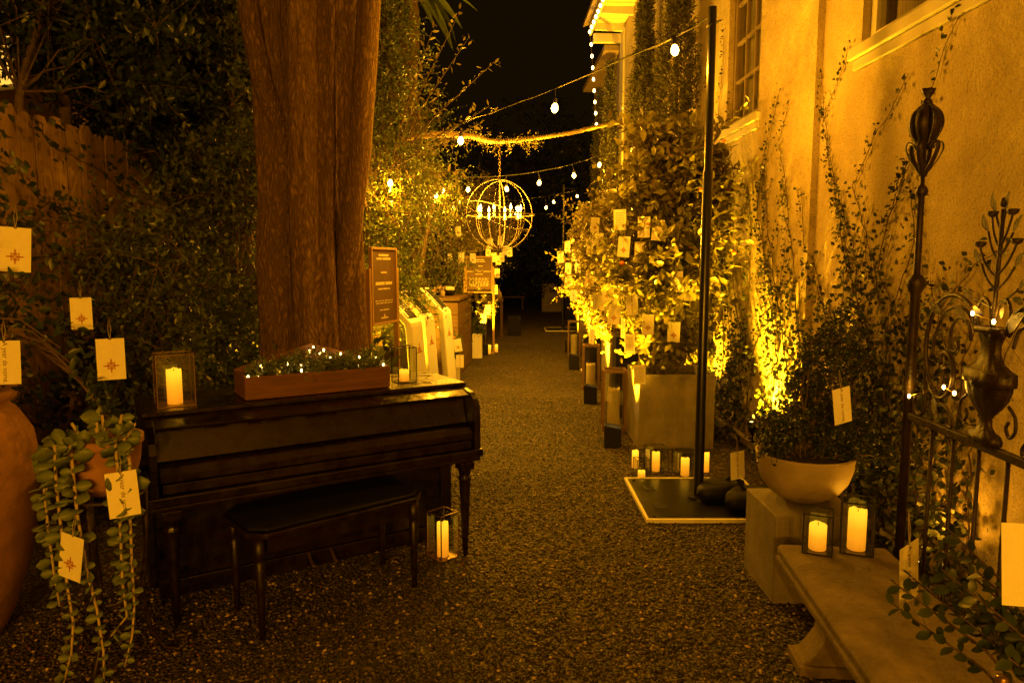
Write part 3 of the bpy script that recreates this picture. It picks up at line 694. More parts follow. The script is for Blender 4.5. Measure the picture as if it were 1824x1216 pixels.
for lab, paths in CREEPERS:
    cr = thing('creeping_fig', lab, 'vine', (2.3, 0, 0), HOUSE_R, 'creepers on the stucco wall')
    st = MB(); LP = []; LD = []; LS = []
    def run(pts, dens, r0, depth):
        P_ = []
        for (y0, z0), (y1, z1) in zip(pts, pts[1:]):
            L_ = math.hypot(y1-y0, z1-z0); k = max(2, int(L_/.06))
            for i in range(k): t = i/k; P_.append([y0+(y1-y0)*t, z0+(z1-z0)*t])
        P_.append(list(pts[-1])); n = len(P_)
        off = 0; off2 = 0
        for i in range(n):
            off = off*.8 + rnd.gauss(0, .012); off2 = off2*.8 + rnd.gauss(0, .008); P_[i][0] += off; P_[i][1] += off2
        X0 = -.012 if True else 0
        pl = [((-.062 if p[0] > 5.12 else -.012), p[0], p[1]) for p in P_]
        st.tube(pl, [r0*(1-.75*i/n) for i in range(n)], 5, cap=False)
        for i, p in enumerate(pl):
            f = i/n; low = max(0, 1 - p[2]/2.1)
            cnt = dens*(2.6 + 3.2*low**1.2) * (1 - .5*f)
            for _ in range(int(cnt) + (rnd.random() < cnt % 1)):
                sp = .026 + .085*low
                LP.append((p[0] - rnd.uniform(.0, .02 + .14*low), p[1] + rnd.gauss(0, sp), p[2] + rnd.gauss(0, sp)))
                LD.append((-rnd.uniform(.1, .9), rnd.gauss(0, .7), rnd.gauss(.0, .7))); LS.append(rnd.uniform(.021, .037) * (1.0 + .6*low))
        if depth > 0:
            for _ in range(int(n/9)):
                i = rnd.randrange(2, max(3, int(n*.75))); y0, z0 = P_[i]; L_ = rnd.uniform(.12, .42); s = rnd.choice((-1, 1)); 
                run([(y0, z0), (y0 + s*L_*.35, z0 + L_*.5), (y0 + s*L_*.5, z0 + L_)], dens*.8, r0*.45, depth-1)
    for p in paths: run(p, 2.1, .006, 1)
    st.build('stems', M_TWIG, cr)
    LP = np.array(LP); LD = np.array(LD)
    o = link('leaves', leaf_mesh('leaves', LP, LD, np.array([[-1., 0, .3]]) + rng.normal(0, .5, LP.shape), np.array(LS), L_VINE, width=.72), cr); o['kind'] = 'stuff'

# ------------------------------------------------------------------ cypresses along the wall
def cypress(x, y, h, r, lab, dens=1.0):
    t = thing('cypress', lab, 'tree', (x, y, 0), 0, 'cypresses along the stucco wall')
    b = MB(); limb(b, [(0,0,0),(.01,0,h*.4),(0,.01,h*.95)], .04, .008, 8); b.build('trunk', M_TWIG, t)
    n = int(h*r*3600*dens)
    z = .35 + (h-.35) * rng.random(n)**1.15
    f = z/h; rad = r * np.minimum(1, (1-f)*2.4 + .03)**.75 * (.82 + .18*np.sin(z*5+x)) * np.clip(z/.8, .6, 1)
    a = rng.uniform(0, 6.28, n); k = rng.uniform(.35, .95, n)
    S0 = np.stack([np.cos(a)*rad*k, np.sin(a)*rad*k, z], 1)
    D0 = np.stack([np.cos(a)*.45, np.sin(a)*.45, np.full(n, 1.0)], 1) + rng.normal(0, .18, (n, 3))
    q = sprays(S0, D0, rng.uniform(.08, .17, n), 6, .055, droop=-.05, open_=.55, jitter=.25, upright=.2)
    o = link('crown', leaf_mesh('crown', *q[:4], L_CYPRESS, width=.32, fold=.1), t); o['kind'] = 'stuff'
    return t
cypress(1.80, 8.0, 5.4, .27, 'tallest dark cypress against the wall next to the tall black light pole')
cypress(1.79, 9.9, 5.15, .29, 'pointed cypress against the wall in the middle of the row')
cypress(1.76, 13.1, 5.1, .19, 'slim cypress against the rear wing beside the corner pilaster', .8)
cypress(1.70, 14.1, 4.9, .18, 'slim cypress at the far end of the rear wing', .8)

# ------------------------------------------------------------------ citrus trees in square planters
def planter(x, y, s, h, lab):
    t = thing('square_planter', lab, 'planter', (x, y, 0), 0, 'square concrete planters along the wall')
    b = MB(); th = .035
    o_ = [(0,0),(s,0),(s,s),(0,s)]; i_ = [(th,th),(s-th,th),(s-th,s-th),(th,s-th)]
    V = [(*p, 0) for p in o_] + [(*p, h) for p in o_] + [(*p, h) for p in i_] + [(*p, h-.12) for p in i_]
    F = [(0,3,2,1)] + [(i, (i+1) % 4, 4+(i+1) % 4, 4+i) for i in range(4)] + [(4+i, 4+(i+1) % 4, 8+(i+1) % 4, 8+i) for i in range(4)] + [(8+i, 8+(i+1) % 4, 12+(i+1) % 4, 12+i) for i in range(4)]
    b.add(V, F); b.build('box', M_CONC, t, bevel=.006)
    b = MB(); b.bx(th+.001, s-th-.001, th+.001, s-th-.001, h-.2, h-.07); b.build('soil', M_SOIL, t)
    return t
fruit_me = MB().ball((0,0,0), .021, 12, 8, .92).mesh('fruit', True); fruit_me.materials.append(M_FRUIT)
clf = [single_leaf('leaf', 1, .48, .22, c, m=L_CITRUS) for c in (.05, .18, .32)]
def citrus(x, y, z0, h, rx, lab, n_cl, singles, lsize, lmat=L_CITRUS, fruits=20, lean=0.0):
    t = thing('fruit_tree', lab, 'tree', (x, y, z0), 0, 'fruit trees in square planters')
    b = MB(); tr = [(0,0,-.05),(.02,.01,.25),(-.01,.02,.6),(.03+lean*.3,0,1.0),(lean*.6,.02,h*.6),(lean,0,h*.9)]; limb(b, tr, .022, .008, 8); b.build('trunk', M_TWIG, t, smooth=True)
    C = []; 
    for i in range(n_cl):
        f = rnd.random()**.85; zz = .12 + f*(h-.15); rr = rx*(.22 + .9*math.sin(math.pi*min(1, f*.86+.05))) * math.sqrt(rnd.random()); a = rnd.uniform(0, 6.28)
        C.append((math.cos(a)*rr + lean*f, math.sin(a)*rr, zz))
    q, TW = clumps(C, rng.uniform(.10, .32, n_cl), 8, 7, lsize, .3, .25)
    # young shoots breaking out of the outline
    a_ = rng.uniform(0, 6.28, 26); zs = rng.uniform(.35*h, h, 26); rs = rx*(.5 + .45*np.sin(np.pi*np.minimum(1, zs/h*.86+.05)))
    S0 = np.stack([np.cos(a_)*rs + lean*zs/h, np.sin(a_)*rs, zs], 1); Dd = np.stack([np.cos(a_)*.7, np.sin(a_)*.7, rng.uniform(.3, 1.3, 26)], 1)
    qs = sprays(S0, Dd, rng.uniform(.22, .48, 26), 9, lsize*.95, .1); q = cat(q, qs[:4]); TW.append((S0, qs[4], np.array((0, 0, h*.5))))
    tw = twig_mesh(TW, M_TWIG, .003, 2)
    for c in C[::2]: limb(tw, wob((lean*c[2]/h, 0, max(.2, c[2]-.35)), c, 3, .03), .007, .003, 5)
    tw.build('branches', M_TWIG, t)
    # the leaves nearest the path are single leaves, the inner mass is one part
    idx = np.argsort(q[0][:, 1] + .4*q[0][:, 0] + rng.normal(0, .15, len(q[0])))[:singles]
    msk = np.ones(len(q[0]), bool); msk[idx] = False
    for i in idx: put_leaf(rnd.choice(clf), t, q[0][i], q[1][i], q[2][i], float(q[3][i]))
    o = link('crown', leaf_mesh('crown', *[a[msk] for a in q], lmat), t); o['kind'] = 'stuff'
    for i in range(fruits):
        c = C[rnd.randrange(len(C))]; o = link('fruit', fruit_me, t, loc=(c[0]+rnd.gauss(0, .1), c[1]-abs(rnd.gauss(.05, .1)), c[2]+rnd.gauss(0, .1))); s = rnd.uniform(.75, 1.15); o.scale = (s, s, s)
    return t
planter(1.11, 6.08, .66, .66, 'pale concrete cube planter beside the tall black light pole')
planter(1.12, 8.05, .66, .72, 'concrete cube planter between two tall wooden lanterns, second along the wall')
planter(1.20, 10.7, .66, .80, 'concrete cube planter under the densely tagged tree, third along the wall')
planter(1.22, 12.9, .60, .70, 'concrete cube planter farthest down the house wall')
citrus(1.36, 6.42, .58, 2.2, .50, 'orange-fruited tree full of paper tags rising beside the black light pole', 190, 260, .105, fruits=34, lean=.05)
citrus(1.28, 8.38, .64, 1.8, .46, 'bright-leaved tagged tree in the second concrete planter', 140, 140, .08, L_LIGHT, 10)
citrus(1.30, 11.0, .70, 1.75, .50, 'dense bright tagged tree in the third concrete planter', 140, 60, .075, L_LIGHT, 6)
citrus(1.48, 13.2, .60, 1.3, .30, 'smaller lit tree in the farthest planter along the house', 46, 20, .07, L_LIGHT, 3)
# a leafy branch of a second fruit tree against the wall, right of the pole
citrus(1.88, 7.35, 0.0, 2.55, .26, 'slender fruit tree growing against the wall right behind the black pole', 70, 120, .10, fruits=16, lean=-.02)
b_ = MB(); b_.lathe([(.14, 0), (.19, .3), (.2, .32), (.18, .32), (.17, .27), (1e-5, .27)], 24); 
tag(b_.build('round_pot', M_TERRA, None, smooth=True, loc=(1.86, 7.30, 0)), 'dark round pot in the gap between concrete planter and wall', 'pot')

# ------------------------------------------------------------------ bowl planter with boxwood on a plinth
pl = MB(); pl.bx(0, .42, 0, .42, 0, .44); tag(pl.build('stone_plinth', M_CONC, None, bevel=.008, loc=(1.245, 3.23, 0)), 'plain square concrete plinth under the round bowl planter', 'plinth')
bowl = thing('bowl_planter', 'round pale ceramic bowl planter standing on the concrete plinth', 'planter', (1.47, 3.47, .44))
b_ = MB(); b_.lathe([(.085, 0), (.11, .012), (.165, .05), (.208, .11), (.228, .175), (.235, .235), (.236, .245), (.222, .245), (.215, .2), (1e-5, .2)], 48); b_.build('bowl', M_BOWL, bowl, smooth=True)
b_ = MB(); b_.lathe([(.213, .19), (.15, .225), (1e-5, .235)], 24); b_.build('soil', M_SOIL, bowl)
bx = thing('boxwood_shrub', 'dense dark boxwood shrub growing in the round bowl planter', 'shrub', (1.47, 3.47, .66))
C = [tuple(p) for p in pts_in((0,0,.12), (.24,.22,.15), 60)] + [tuple(p) for p in pts_in((.10,.02,.42), (.17,.17,.32), 50)] + [tuple(p) for p in pts_in((.24,0,.05), (.16,.14,.14), 22)]
q, TW = clumps(C, rng.uniform(.05, .11, len(C)), 12, 9, .021, .3, .1)
link('foliage', leaf_mesh('foliage', *q, L_BOX, width=.62), bx)['kind'] = 'stuff'
tw = twig_mesh(TW, M_TWIG, .0018, 3)
for c in C[::2]: limb(tw, wob((c[0]*.3, c[1]*.3, 0), c, 3, .015), .005, .002, 4)
tw.build('stems', M_TWIG, bx)

# ------------------------------------------------------------------ great urn with shrub, left foreground
urn = thing('terracotta_urn', 'huge rounded terracotta urn left of the trailing succulent', 'urn', (-2.43, 2.85, 0))
b_ = MB(); b_.lathe([(.20, 0), (.22, .03), (.27, .12), (.345, .34), (.395, .58), (.405, .75), (.385, .90), (.33, 1.0), (.30, 1.03), (.335, 1.06), (.34, 1.09), (.29, 1.09), (.28, .95), (1e-5, .95)], 56); b_.build('body', M_TERRA, urn, smooth=True)
b_ = MB(); b_.lathe([(.275, .95), (.2, .99), (1e-5, 1.0)], 20); b_.build('soil', M_SOIL, urn)
us = thing('urn_shrub', 'dark upright shrub hung with cream tags growing in the huge urn', 'shrub', (-2.43, 2.85, 1.0))
stm = MB(); shl = [single_leaf('leaf', 1, .42, .2, c, m=L_DARK) for c in (.1, .25)]; allq = []
for i in range(34):
    a = rnd.uniform(0, 6.28); L_ = rnd.uniform(.35, .85); tip = (math.cos(a)*L_*.55 + .12, math.sin(a)*L_*.4, L_*.85 + .02)
    pts = wob((math.cos(a)*.08, math.sin(a)*.08, -.02), tip, 5, .02); limb(stm, pts, .006, .002, 5)
    st = np.array([pts[1], pts[2], pts[3], pts[4]]); d = np.array([np.array(pts[k+1])-np.array(pts[k-1]) for k in (1, 2, 3, 4)])
    allq.append(sprays(st, d + rng.normal(0, .1, d.shape), .18, 6, .062, .05)[:4])
for i in range(8):   # drooping branches to the right that carry the tags
    pts = [(.1, -.1, .1), (.32, -.12 + .05*i, .42 - .02*i), (.48 + .015*i, -.05 + .04*i, .40 - .05*i), (.60 + .02*i, 0.03*i, .28 - .07*i)]; limb(stm, pts, .006, .002, 5)
    allq.append(sprays(np.array(pts[1:]), np.array([np.array(pts[k]) - np.array(pts[k-1]) for k in (1, 2, 3)]), .2, 8, .06, .1)[:4])
stm.build('stems', M_TWIG, us)
q = cat(*allq); idx = np.argsort(q[0][:, 1] - q[0][:, 0]*.5)[:220]
msk = np.ones(len(q[0]), bool); msk[idx] = False
for i in idx: put_leaf(rnd.choice(shl), us, q[0][i], q[1][i], q[2][i], float(q[3][i]))
link('foliage', leaf_mesh('foliage', *[a[msk] for a in q], L_DARK), us)['kind'] = 'stuff'

# ------------------------------------------------------------------ trailing succulent in a pot on an iron stand
std = thing('plant_stand', 'rusty iron plant stand with scroll feet carrying the succulent pot', 'plant stand', (-1.60, 2.72, 0))
for r_, z_ in ((.13, .715), (.10, .30)):
    b_ = MB(); b_.tube([(math.cos(a)*r_, math.sin(a)*r_, z_) for a in np.linspace(0, 6.28319, 25)[:-1]], .008, 6, closed=True); b_.build('ring', M_IRON, std, smooth=True)
for k in range(3):
    a = k*2.094 + .5; c, s = math.cos(a), math.sin(a)
    pr = [(.13, .72), (.125, .5), (.10, .3), (.12, .12), (.17, .03), (.22, .008), (.255, .03), (.25, .065), (.222, .07), (.212, .045)]
    b_ = MB(); b_.tube([(c*r, s*r, z) for r, z in pr], .009, 6); b_.build('leg', M_IRON, std, smooth=True)
sp_ = thing('succulent_pot', 'round terracotta pot overflowing with trailing succulent on the iron stand', 'pot', (-1.60, 2.72, .725))
b_ = MB(); b_.lathe([(.07, 0), (.10, .05), (.122, .12), (.13, .19), (.138, .195), (.138, .225), (.118, .225), (.11, .17), (1e-5, .17)], 32); b_.build('body', M_TERRA, sp_, smooth=True)
su = thing('trailing_succulent', 'trailing succulent with round fleshy leaves hanging to the ground from its pot', 'plant', (-1.60, 2.72, .90))
sl = single_leaf('leaf', 1, .78, .12, .1, .95, m=L_SUCC, thick=.09)
TR = [ # hanging stems: points relative to the pot
 [(-.06,-.08,.03),(-.10,-.15,.05),(-.09,-.17,-.10),(-.075,-.18,-.30),(-.07,-.18,-.48),(-.05,-.19,-.62),(-.06,-.20,-.74),(-.09,-.21,-.85)],
 [(-.08,-.05,.03),(-.16,-.10,.02),(-.17,-.12,-.12),(-.165,-.12,-.30),(-.15,-.13,-.45),(-.13,-.14,-.58)],
 [(-.02,-.09,.03),(-.04,-.15,.05),(-.02,-.17,-.2),(.0,-.17,-.42),(.03,-.17,-.58),(.05,-.18,-.74),(.045,-.18,-.86)],
 [(.08,-.06,.03),(.13,-.10,.07),(.16,-.12,-.02),(.155,-.13,-.2),(.15,-.13,-.42),(.15,-.13,-.58),(.14,-.14,-.70),(.11,-.15,-.82)],
 [(.07,-.07,.03),(.11,-.12,.06),(.125,-.14,-.06),(.12,-.14,-.28),(.115,-.14,-.48),(.125,-.14,-.62),(.07,-.16,-.69)],
 [(-.10,0,.03),(-.17,-.05,.04),(-.20,-.06,-.10),(-.21,-.06,-.28),(-.20,-.07,-.40)],
 [(.0,-.05,.04),(.02,-.08,.12)], [(-.07,-.03,.04),(-.10,-.04,.11)], [(.06,-.02,.04),(.09,-.03,.14)], [(-.03,.05,.04),(-.04,.06,.12)], [(.10,-.03,.04),(.15,-.05,.11)]]
ss = MB()
for pts in TR:
    ss.tube(pts, [.0065 - .003*i/len(pts) for i in range(len(pts))], 6)
    tot = 0
    for a, b in zip(pts, pts[1:]):
        a = Vector(a); b = Vector(b); L_ = (b-a).length; k = max(2, int(L_/.0135)); tn = (b-a)/L_
        for i in range(k):
            p = a + (b-a)*(i/k); tot += 1; th = tot*2.3 + rnd.uniform(-.4, .4)
            u = tn.cross(Vector((.3, 1, .2))).normalized(); v = tn.cross(u)
            side = u*math.cos(th) + v*math.sin(th)
            if side.y > .55: continue
            small = 1.0 - .45*max(0, min(1, -p.z/.7))
            put_leaf(sl, su, p, side + tn*.15 + Vector((0, -.15, .2)), Vector((rnd.gauss(0, .7), -1 + rnd.gauss(0, .5), rnd.uniform(-.2, 1.1))), rnd.uniform(.034, .078)*small)
ss.build('stems', M_PALESTEM, su, smooth=True)

# ------------------------------------------------------------------ foreground shrub at the near end of the bench
fg = thing('potted_shrub', 'dark leafy shrub with a cream tag leaning over the near end of the stone bench', 'shrub', (1.33, 1.30, .28))
fl = [single_leaf('leaf', 1, .56, .15, c, .9, m=L_DARK) for c in (.08, .2)]
fs_ = MB()
for n_ in range(20):
    tip = Vector((rnd.uniform(1.0, 1.18) - 1.33, rnd.uniform(1.40, 1.86) - 1.30, rnd.uniform(.70, .97) - .28)); pts = [(0, 0, 0), (tip.x*.25, tip.y*.25, tip.z*.5), (tip.x*.62, tip.y*.62, tip.z*.84), tuple(tip)]
    limb(fs_, pts, .006, .002, 6)
    for a, b, cnt in ((pts[1], pts[2], 7), (pts[2], pts[3], 13)):
        a = Vector(a); b = Vector(b); tn = (b-a).normalized()
        for i in range(cnt):
            p = a + (b-a)*((i+1)/cnt); th = i*2.4 + rnd.uniform(0, 1); u = tn.cross(Vector((0, 0, 1))).normalized(); v = tn.cross(u)
            side = u*math.cos(th) + v*math.sin(th)
            put_leaf(rnd.choice(fl), fg, p, side + tn*.6, Vector((rnd.gauss(0, .6), -.6 + rnd.gauss(0, .5), .8)), rnd.uniform(.028, .044))
fs_.build('stems', M_TWIG, fg, smooth=True)
b_ = MB(); b_.lathe([(.10, 0), (.13, .1), (.155, .28), (.17, .3), (.15, .3), (.14, .25), (1e-5, .25)], 32)
tag(b_.build('shrub_pot', M_TERRA, None, smooth=True, loc=(1.33, 1.30, 0)), 'terracotta pot of the dark shrub at the near end of the stone bench', 'pot')

# ------------------------------------------------------------------ agave beside the kiosks, leafy plants at the foot of the big tree
def agave(loc, n, l, lab):
    t = thing('agave', lab, 'plant', loc)
    me = single_leaf('leaf', 1, .20, .35, .12, .8, m=L_AGAVE, thick=.02)
    for i in range(n):
        a = i*2.4; el = .35 + 1.0*(i/n); put_leaf(me, t, (0, 0, .02), (math.cos(a)*math.cos(el), math.sin(a)*math.cos(el), math.sin(el)), (0, 0, 1), l*rnd.uniform(.8, 1.1))
    return t
b_ = MB(); b_.lathe([(.17, 0), (.2, .4), (.24, .9), (.26, .92), (.23, .92), (.22, .88), (1e-5, .88)], 28); tag(b_.build('tall_planter', M_CONC, None, smooth=True, loc=(-1.38, 8.7, 0)), 'tall round planter holding the agave behind the kiosks', 'planter')
agave((-1.38, 8.7, .88), 16, .55, 'grey green agave rosette rising behind the white kiosks')
def broadleaf(loc, n, l, lab):
    t = thing('leafy_plant', lab, 'plant', loc); me = single_leaf('leaf', 1, .34, .25, .35, .8, m=L_MID)
    s = MB()
    for i in range(n):
        a = i*2.4 + rnd.uniform(-.3, .3); el = rnd.uniform(.3, 1.1); h = rnd.uniform(.1, .9); p = (math.cos(a)*.05, math.sin(a)*.05, h); s.tube([(0, 0, 0), p], .006, 5)
        put_leaf(me, t, p, (math.cos(a)*math.cos(el), math.sin(a)*math.cos(el), math.sin(el)), (0, 0, 1), l*rnd.uniform(.7, 1.2))
    s.build('stems', M_TWIG, t); return t
broadleaf((-1.12, 5.65, 0), 22, .34, 'broad-leaved plant between the thick trunk and the narrow brown sign')
broadleaf((-1.30, 6.5, 0), 20, .32, 'broad-leaved plant in the bed behind the narrow brown sign')

# ================================================================== OBJECTS
# ------------------------------------------------------------------ upright piano
PR = math.atan2(.80, 1.299)
pn = thing('upright_piano', 'dark glossy mahogany spinet piano with closed lid and fluted front legs', 'piano', (-1.532, 3.01, 0), PR)
PL = 1.526
def pbox(name, x0, x1, y0, y1, z0, z1, bevel=.004, parent=pn, m=M_PIANO):
    b = MB(); b.bx(x0, x1, y0, y1, z0, z1); return b.build(name, m, parent, bevel=bevel)
pbox('lid', -.055, PL+.055, .14, .64, .932, .955, .006)
b_ = MB(); b_.prism([(.025, .905), (.135, .931), (.30, .931), (.30, .915), (.03, .89)], lambda u, v, d: (d, u, v), -.02, PL+.02); b_.build('front_lid', M_PIANO, pn, bevel=.003)
# cheeks: sides with curved arm
for x0 in (-.05, PL+.015):
    prof = [(-.035, .60), (-.035, .80), (-.028, .85), (-.005, .885), (.03, .915), (.12, .930), (.62, .930), (.62, .06), (.33, .06), (.33, .585), (.2, .575)]
    b_ = MB(); b_.prism([(u, v) for u, v in reversed(prof)], lambda u, v, d: (d, u, v), x0, x0+.035); b_.build('side_panel', M_PIANO, pn, bevel=.004)
pbox('back_panel', -.01, PL+.01, .56, .615, .08, .928)
b_ = MB(); b_.prism([(.10, .885), (.115, .885), (.075, .745), (.055, .745)], lambda u, v, d: (d, u, v), -.012, PL+.012); b_.build('music_desk', M_PIANO, pn, bevel=.003)
b_ = MB(); b_.prism([(.002, .735), (.10, .742), (.115, .71), (.115, .665), (-.018, .665), (-.018, .70)], lambda u, v, d: (d, u, v), -.012, PL+.012); fbd = b_.build('fallboard', M_PIANO, pn, bevel=.006)
pbox('key_slip', .0, PL, -.022, .05, .618, .660, .003)
for x0 in (.0, PL-.10): pbox('key_block', x0, x0+.10, -.012, .05, .662, .700, .004)
pbox('key_bed', -.062, PL+.062, -.045, .33, .566, .612, .008)
pbox('bed_moulding', -.05, PL+.05, -.034, .32, .545, .564, .004)
pbox('knee_panel', .012, PL-.012, .30, .325, .10, .543, .003)
pbox('bottom_rail', -.012, PL+.012, .285, .345, .015, .098, .004)
for x0 in (-.014, PL-.046): pbox('pilaster', x0, x0+.06, .27, .345, .10, .543, .003)
b_ = MB(); b_.tube([(PL/2-.06, .285, .09), (PL/2-.06, .22, .06), (PL/2-.06, .19, .055)], .008, 8); b_.build('pedal', M_BRASS, pn)
b_ = MB(); b_.tube([(PL/2+.06, .285, .09), (PL/2+.06, .22, .06), (PL/2+.06, .19, .055)], .008, 8); b_.build('pedal', M_BRASS, pn)
legp = [(.010, 0), (.014, .02), (.013, .035), (.016, .04), (.021, .2), (.028, .40), (.030, .43), (.034, .44), (.034, .455), (.027, .462), (.031, .48), (.036, .50), (.036, .545)]
for x0 in (.03, PL-.03):
    b_ = MB(); b_.lathe(legp, 28, flute=.06, nf=9); lg = b_.build('leg', M_PIANO, pn, smooth=True, loc=(x0, .005, 0))
    b_ = MB(); b_.bx(-.04, .04, -.04, .04, .50, .543); b_.build('leg_block', M_PIANO, lg, bevel=.004)
for z in (.66, .63, .70): b_ = MB(); b_.ball((0, 0, 0), .006, 8, 6); b_.build('hinge_pin', M_BRASS, pn, loc=(-.053, .02, z))
b_ = MB()
for i in range(2): b_.bx(.3, .5, .58, .6, .30+.05*i, .32+.05*i)
PC, PS = math.cos(PR), math.sin(PR)
def ppt(x, y, z): return (-1.532 + x*PC - y*PS, 3.01 + x*PS + y*PC, z)

# ------------------------------------------------------------------ piano bench
BRZ = math.atan2(.486, .595)
pb = thing('piano_bench', 'long black piano bench with clipped corners in front of the piano', 'bench', (-1.088, 2.929, 0), BRZ)
def clipped(o, c): x0, x1, y0, y1 = -o, .77+o, -o, .33+o; return [(x0+c, y0), (x1-c, y0), (x1, y0+c), (x1, y1-c), (x1-c, y1), (x0+c, y1), (x0, y1-c), (x0, y0+c)]
b_ = MB(); b_.prism(clipped(.055, .07), lambda u, v, d: (u, v, d), .455, .480); b_.build('seat', M_PIANO, pb, bevel=.005)
b_ = MB(); b_.prism(clipped(.040, .065), lambda u, v, d: (u, v, d), .4805, .498); b_.build('pad', M_BENCHPAD, pb, bevel=.008)
for x0, x1, y0, y1 in ((.03, .74, -.012, .012), (.03, .74, .318, .342), (-.012, .012, .03, .30), (.758, .782, .03, .30)):
    b_ = MB(); b_.bx(x0, x1, y0, y1, .375, .453); b_.build('apron', M_PIANO, pb, bevel=.003)
for x0 in (0, .77):
    for y0 in (0, .33):
        b_ = MB(); b_.lathe([(.013, 0), (.015, .02), (.014, .03), (.019, .2), (.024, .34), (.020, .345), (.026, .36), (.026, .452)], 16); b_.build('leg', M_PIANO, pb, smooth=True, loc=(x0, y0, 0))

# ------------------------------------------------------------------ lanterns and candles
def lantern(name, loc, rz, w, d, h, lab, bar=.004, m=M_IRON, group=None, category='lantern', top=True, lift=0.0):
    t = thing(name, lab, category, loc, rz, group)
    f = MB(); x, y = w/2 - bar/2, d/2 - bar/2; z0, z1 = bar/2, h - bar/2
    for sx in (-1, 1):
        for sy in (-1, 1): f.bar((sx*x, sy*y, 0), (sx*x, sy*y, h), bar)
    for z in ((z0, z1) if top else (z0,)):
        for s in (-1, 1):
            f.bar((-x+bar/2, s*y, z), (x-bar/2, s*y, z), bar); f.bar((s*x, -y+bar/2, z), (s*x, y-bar/2, z), bar)
    f.build('frame', m, t)
    for s in (-1, 1):
        g = MB(); g.bx(-x+bar/2, x-bar/2, s*y-.001, s*y+.001, bar, h-bar); g.build('glass_pane', GLASS, t)
        g = MB(); g.bx(s*x-.001, s*x+.001, -y+bar/2, y-bar/2, bar, h-bar); g.build('glass_pane', GLASS, t)
    g = MB(); g.bx(-x+bar/2, x-bar/2, -y+bar/2, y-bar/2, .001, bar*.8); g.build('base', m, t)
    return t
def candle(loc, r, h, lit, lab, group=None):
    t = thing('pillar_candle', lab, 'candle', loc, rnd.uniform(0, 6), group)
    b = MB(); n = 24; rim = [h*(1 + .022*math.sin(j*.8+1) + .015*math.sin(j*1.9)) for j in range(n)]
    V = []; 
    for zf, rr in ((0, .97), (.02, 1), (.5, 1), (.93, 1)):
        for j in range(n): V.append((r*rr*math.cos(6.2832*j/n), r*rr*math.sin(6.2832*j/n), zf*h))
    for j in range(n): V.append((r*.97*math.cos(6.2832*j/n), r*.97*math.sin(6.2832*j/n), rim[j]))
    for j in range(n): V.append((r*.80*math.cos(6.2832*j/n), r*.80*math.sin(6.2832*j/n), rim[j]-.004))
    for j in range(n): V.append((r*.5*math.cos(6.2832*j/n), r*.5*math.sin(6.2832*j/n), h*.93))
    V.append((0, 0, h*.92))
    F = [(i*n+j, i*n+(j+1) % n, (i+1)*n+(j+1) % n, (i+1)*n+j) for i in range(6) for j in range(n)] + [(6*n+j, 6*n+(j+1) % n, 7*n) for j in range(n)] + [tuple(range(n-1, -1, -1))]
    b.add(V, F); b.build('wax', WAX_LIT if lit else M_WAX, t, smooth=True)
    b = MB(); b.tube([(0, 0, h*.9), (.001, 0, h*.9+.018)], .0015, 5); b.build('wick', M_CABLE, t)
    return t
def lit_lantern(loc, rz, w, d, h, cr, ch, lab, where, bar=.004, m=M_IRON, group=None, top=True):
    lantern('candle_lantern', loc, rz, w, d, h, lab, bar, m, group, top=top)
    candle((loc[0], loc[1], loc[2]+bar+.001), cr, ch, True, where, 'glowing battery candles')
p = ppt(.10, .30, .956); lit_lantern(p, PR, .165, .15, .245, .034, .165, 'tall clear glass box lantern on the left end of the piano lid', 'tall glowing candle in the glass box on the piano beside the wooden tray', .003, M_BRASS)
p = ppt(1.285, .33, .956); lit_lantern(p, PR, .115, .10, .20, .027, .065, 'narrow glass box lantern on the right end of the piano lid', 'short glowing candle in the narrow glass box on the piano', .004)
lit_lantern((-.385, 3.79, 0), R(45), .125, .125, .26, .032, .19, 'metal edged glass lantern on the gravel beside the piano bench', 'tall glowing candle in the lantern on the gravel beside the piano bench', .005, M_BRASS)
# two lanterns on the stone bench
lit_lantern((1.255, 2.80, .452), R(-24), .115, .115, .165, .034, .105, 'smaller black framed glass lantern on the far end of the stone bench', 'short glowing candle in the smaller lantern on the stone bench', .0045, M_BLACK)
lit_lantern((1.415, 2.80, .452), R(-24), .125, .125, .215, .035, .165, 'taller black framed glass lantern on the far end of the stone bench', 'tall glowing candle in the taller lantern on the stone bench', .0045, M_BLACK)
# four glass vases by the steel plate
for loc, w, h, cr, ch, lab, lab2 in [((1.13, 5.42, 0), .15, .20, .030, .15, 'glass candle box behind the steel plate, in front of the concrete cube', 'tall glowing candle behind the steel plate in front of the concrete cube'),
      ((.985, 5.24, 0), .105, .155, .028, .055, 'small black edged glass box at the left rear corner of the steel plate', 'short glowing candle at the left rear corner of the steel plate'),
      ((1.33, 5.30, 0), .155, .20, .032, .135, 'glass candle box behind the steel plate close to the black pole', 'glowing candle behind the steel plate close to the black pole')]:
    lit_lantern(loc, R(8), w, w, h, cr, ch, lab, lab2, .0035, M_BLACK)
candle((.985, 5.52, 0), .026, .14, True, 'bare glowing candle on the gravel beside the concrete cube', 'glowing battery candles')
candle((1.52, 5.42, 0), .028, .15, True, 'bare glowing candle on the gravel right of the black pole', 'glowing battery candles')
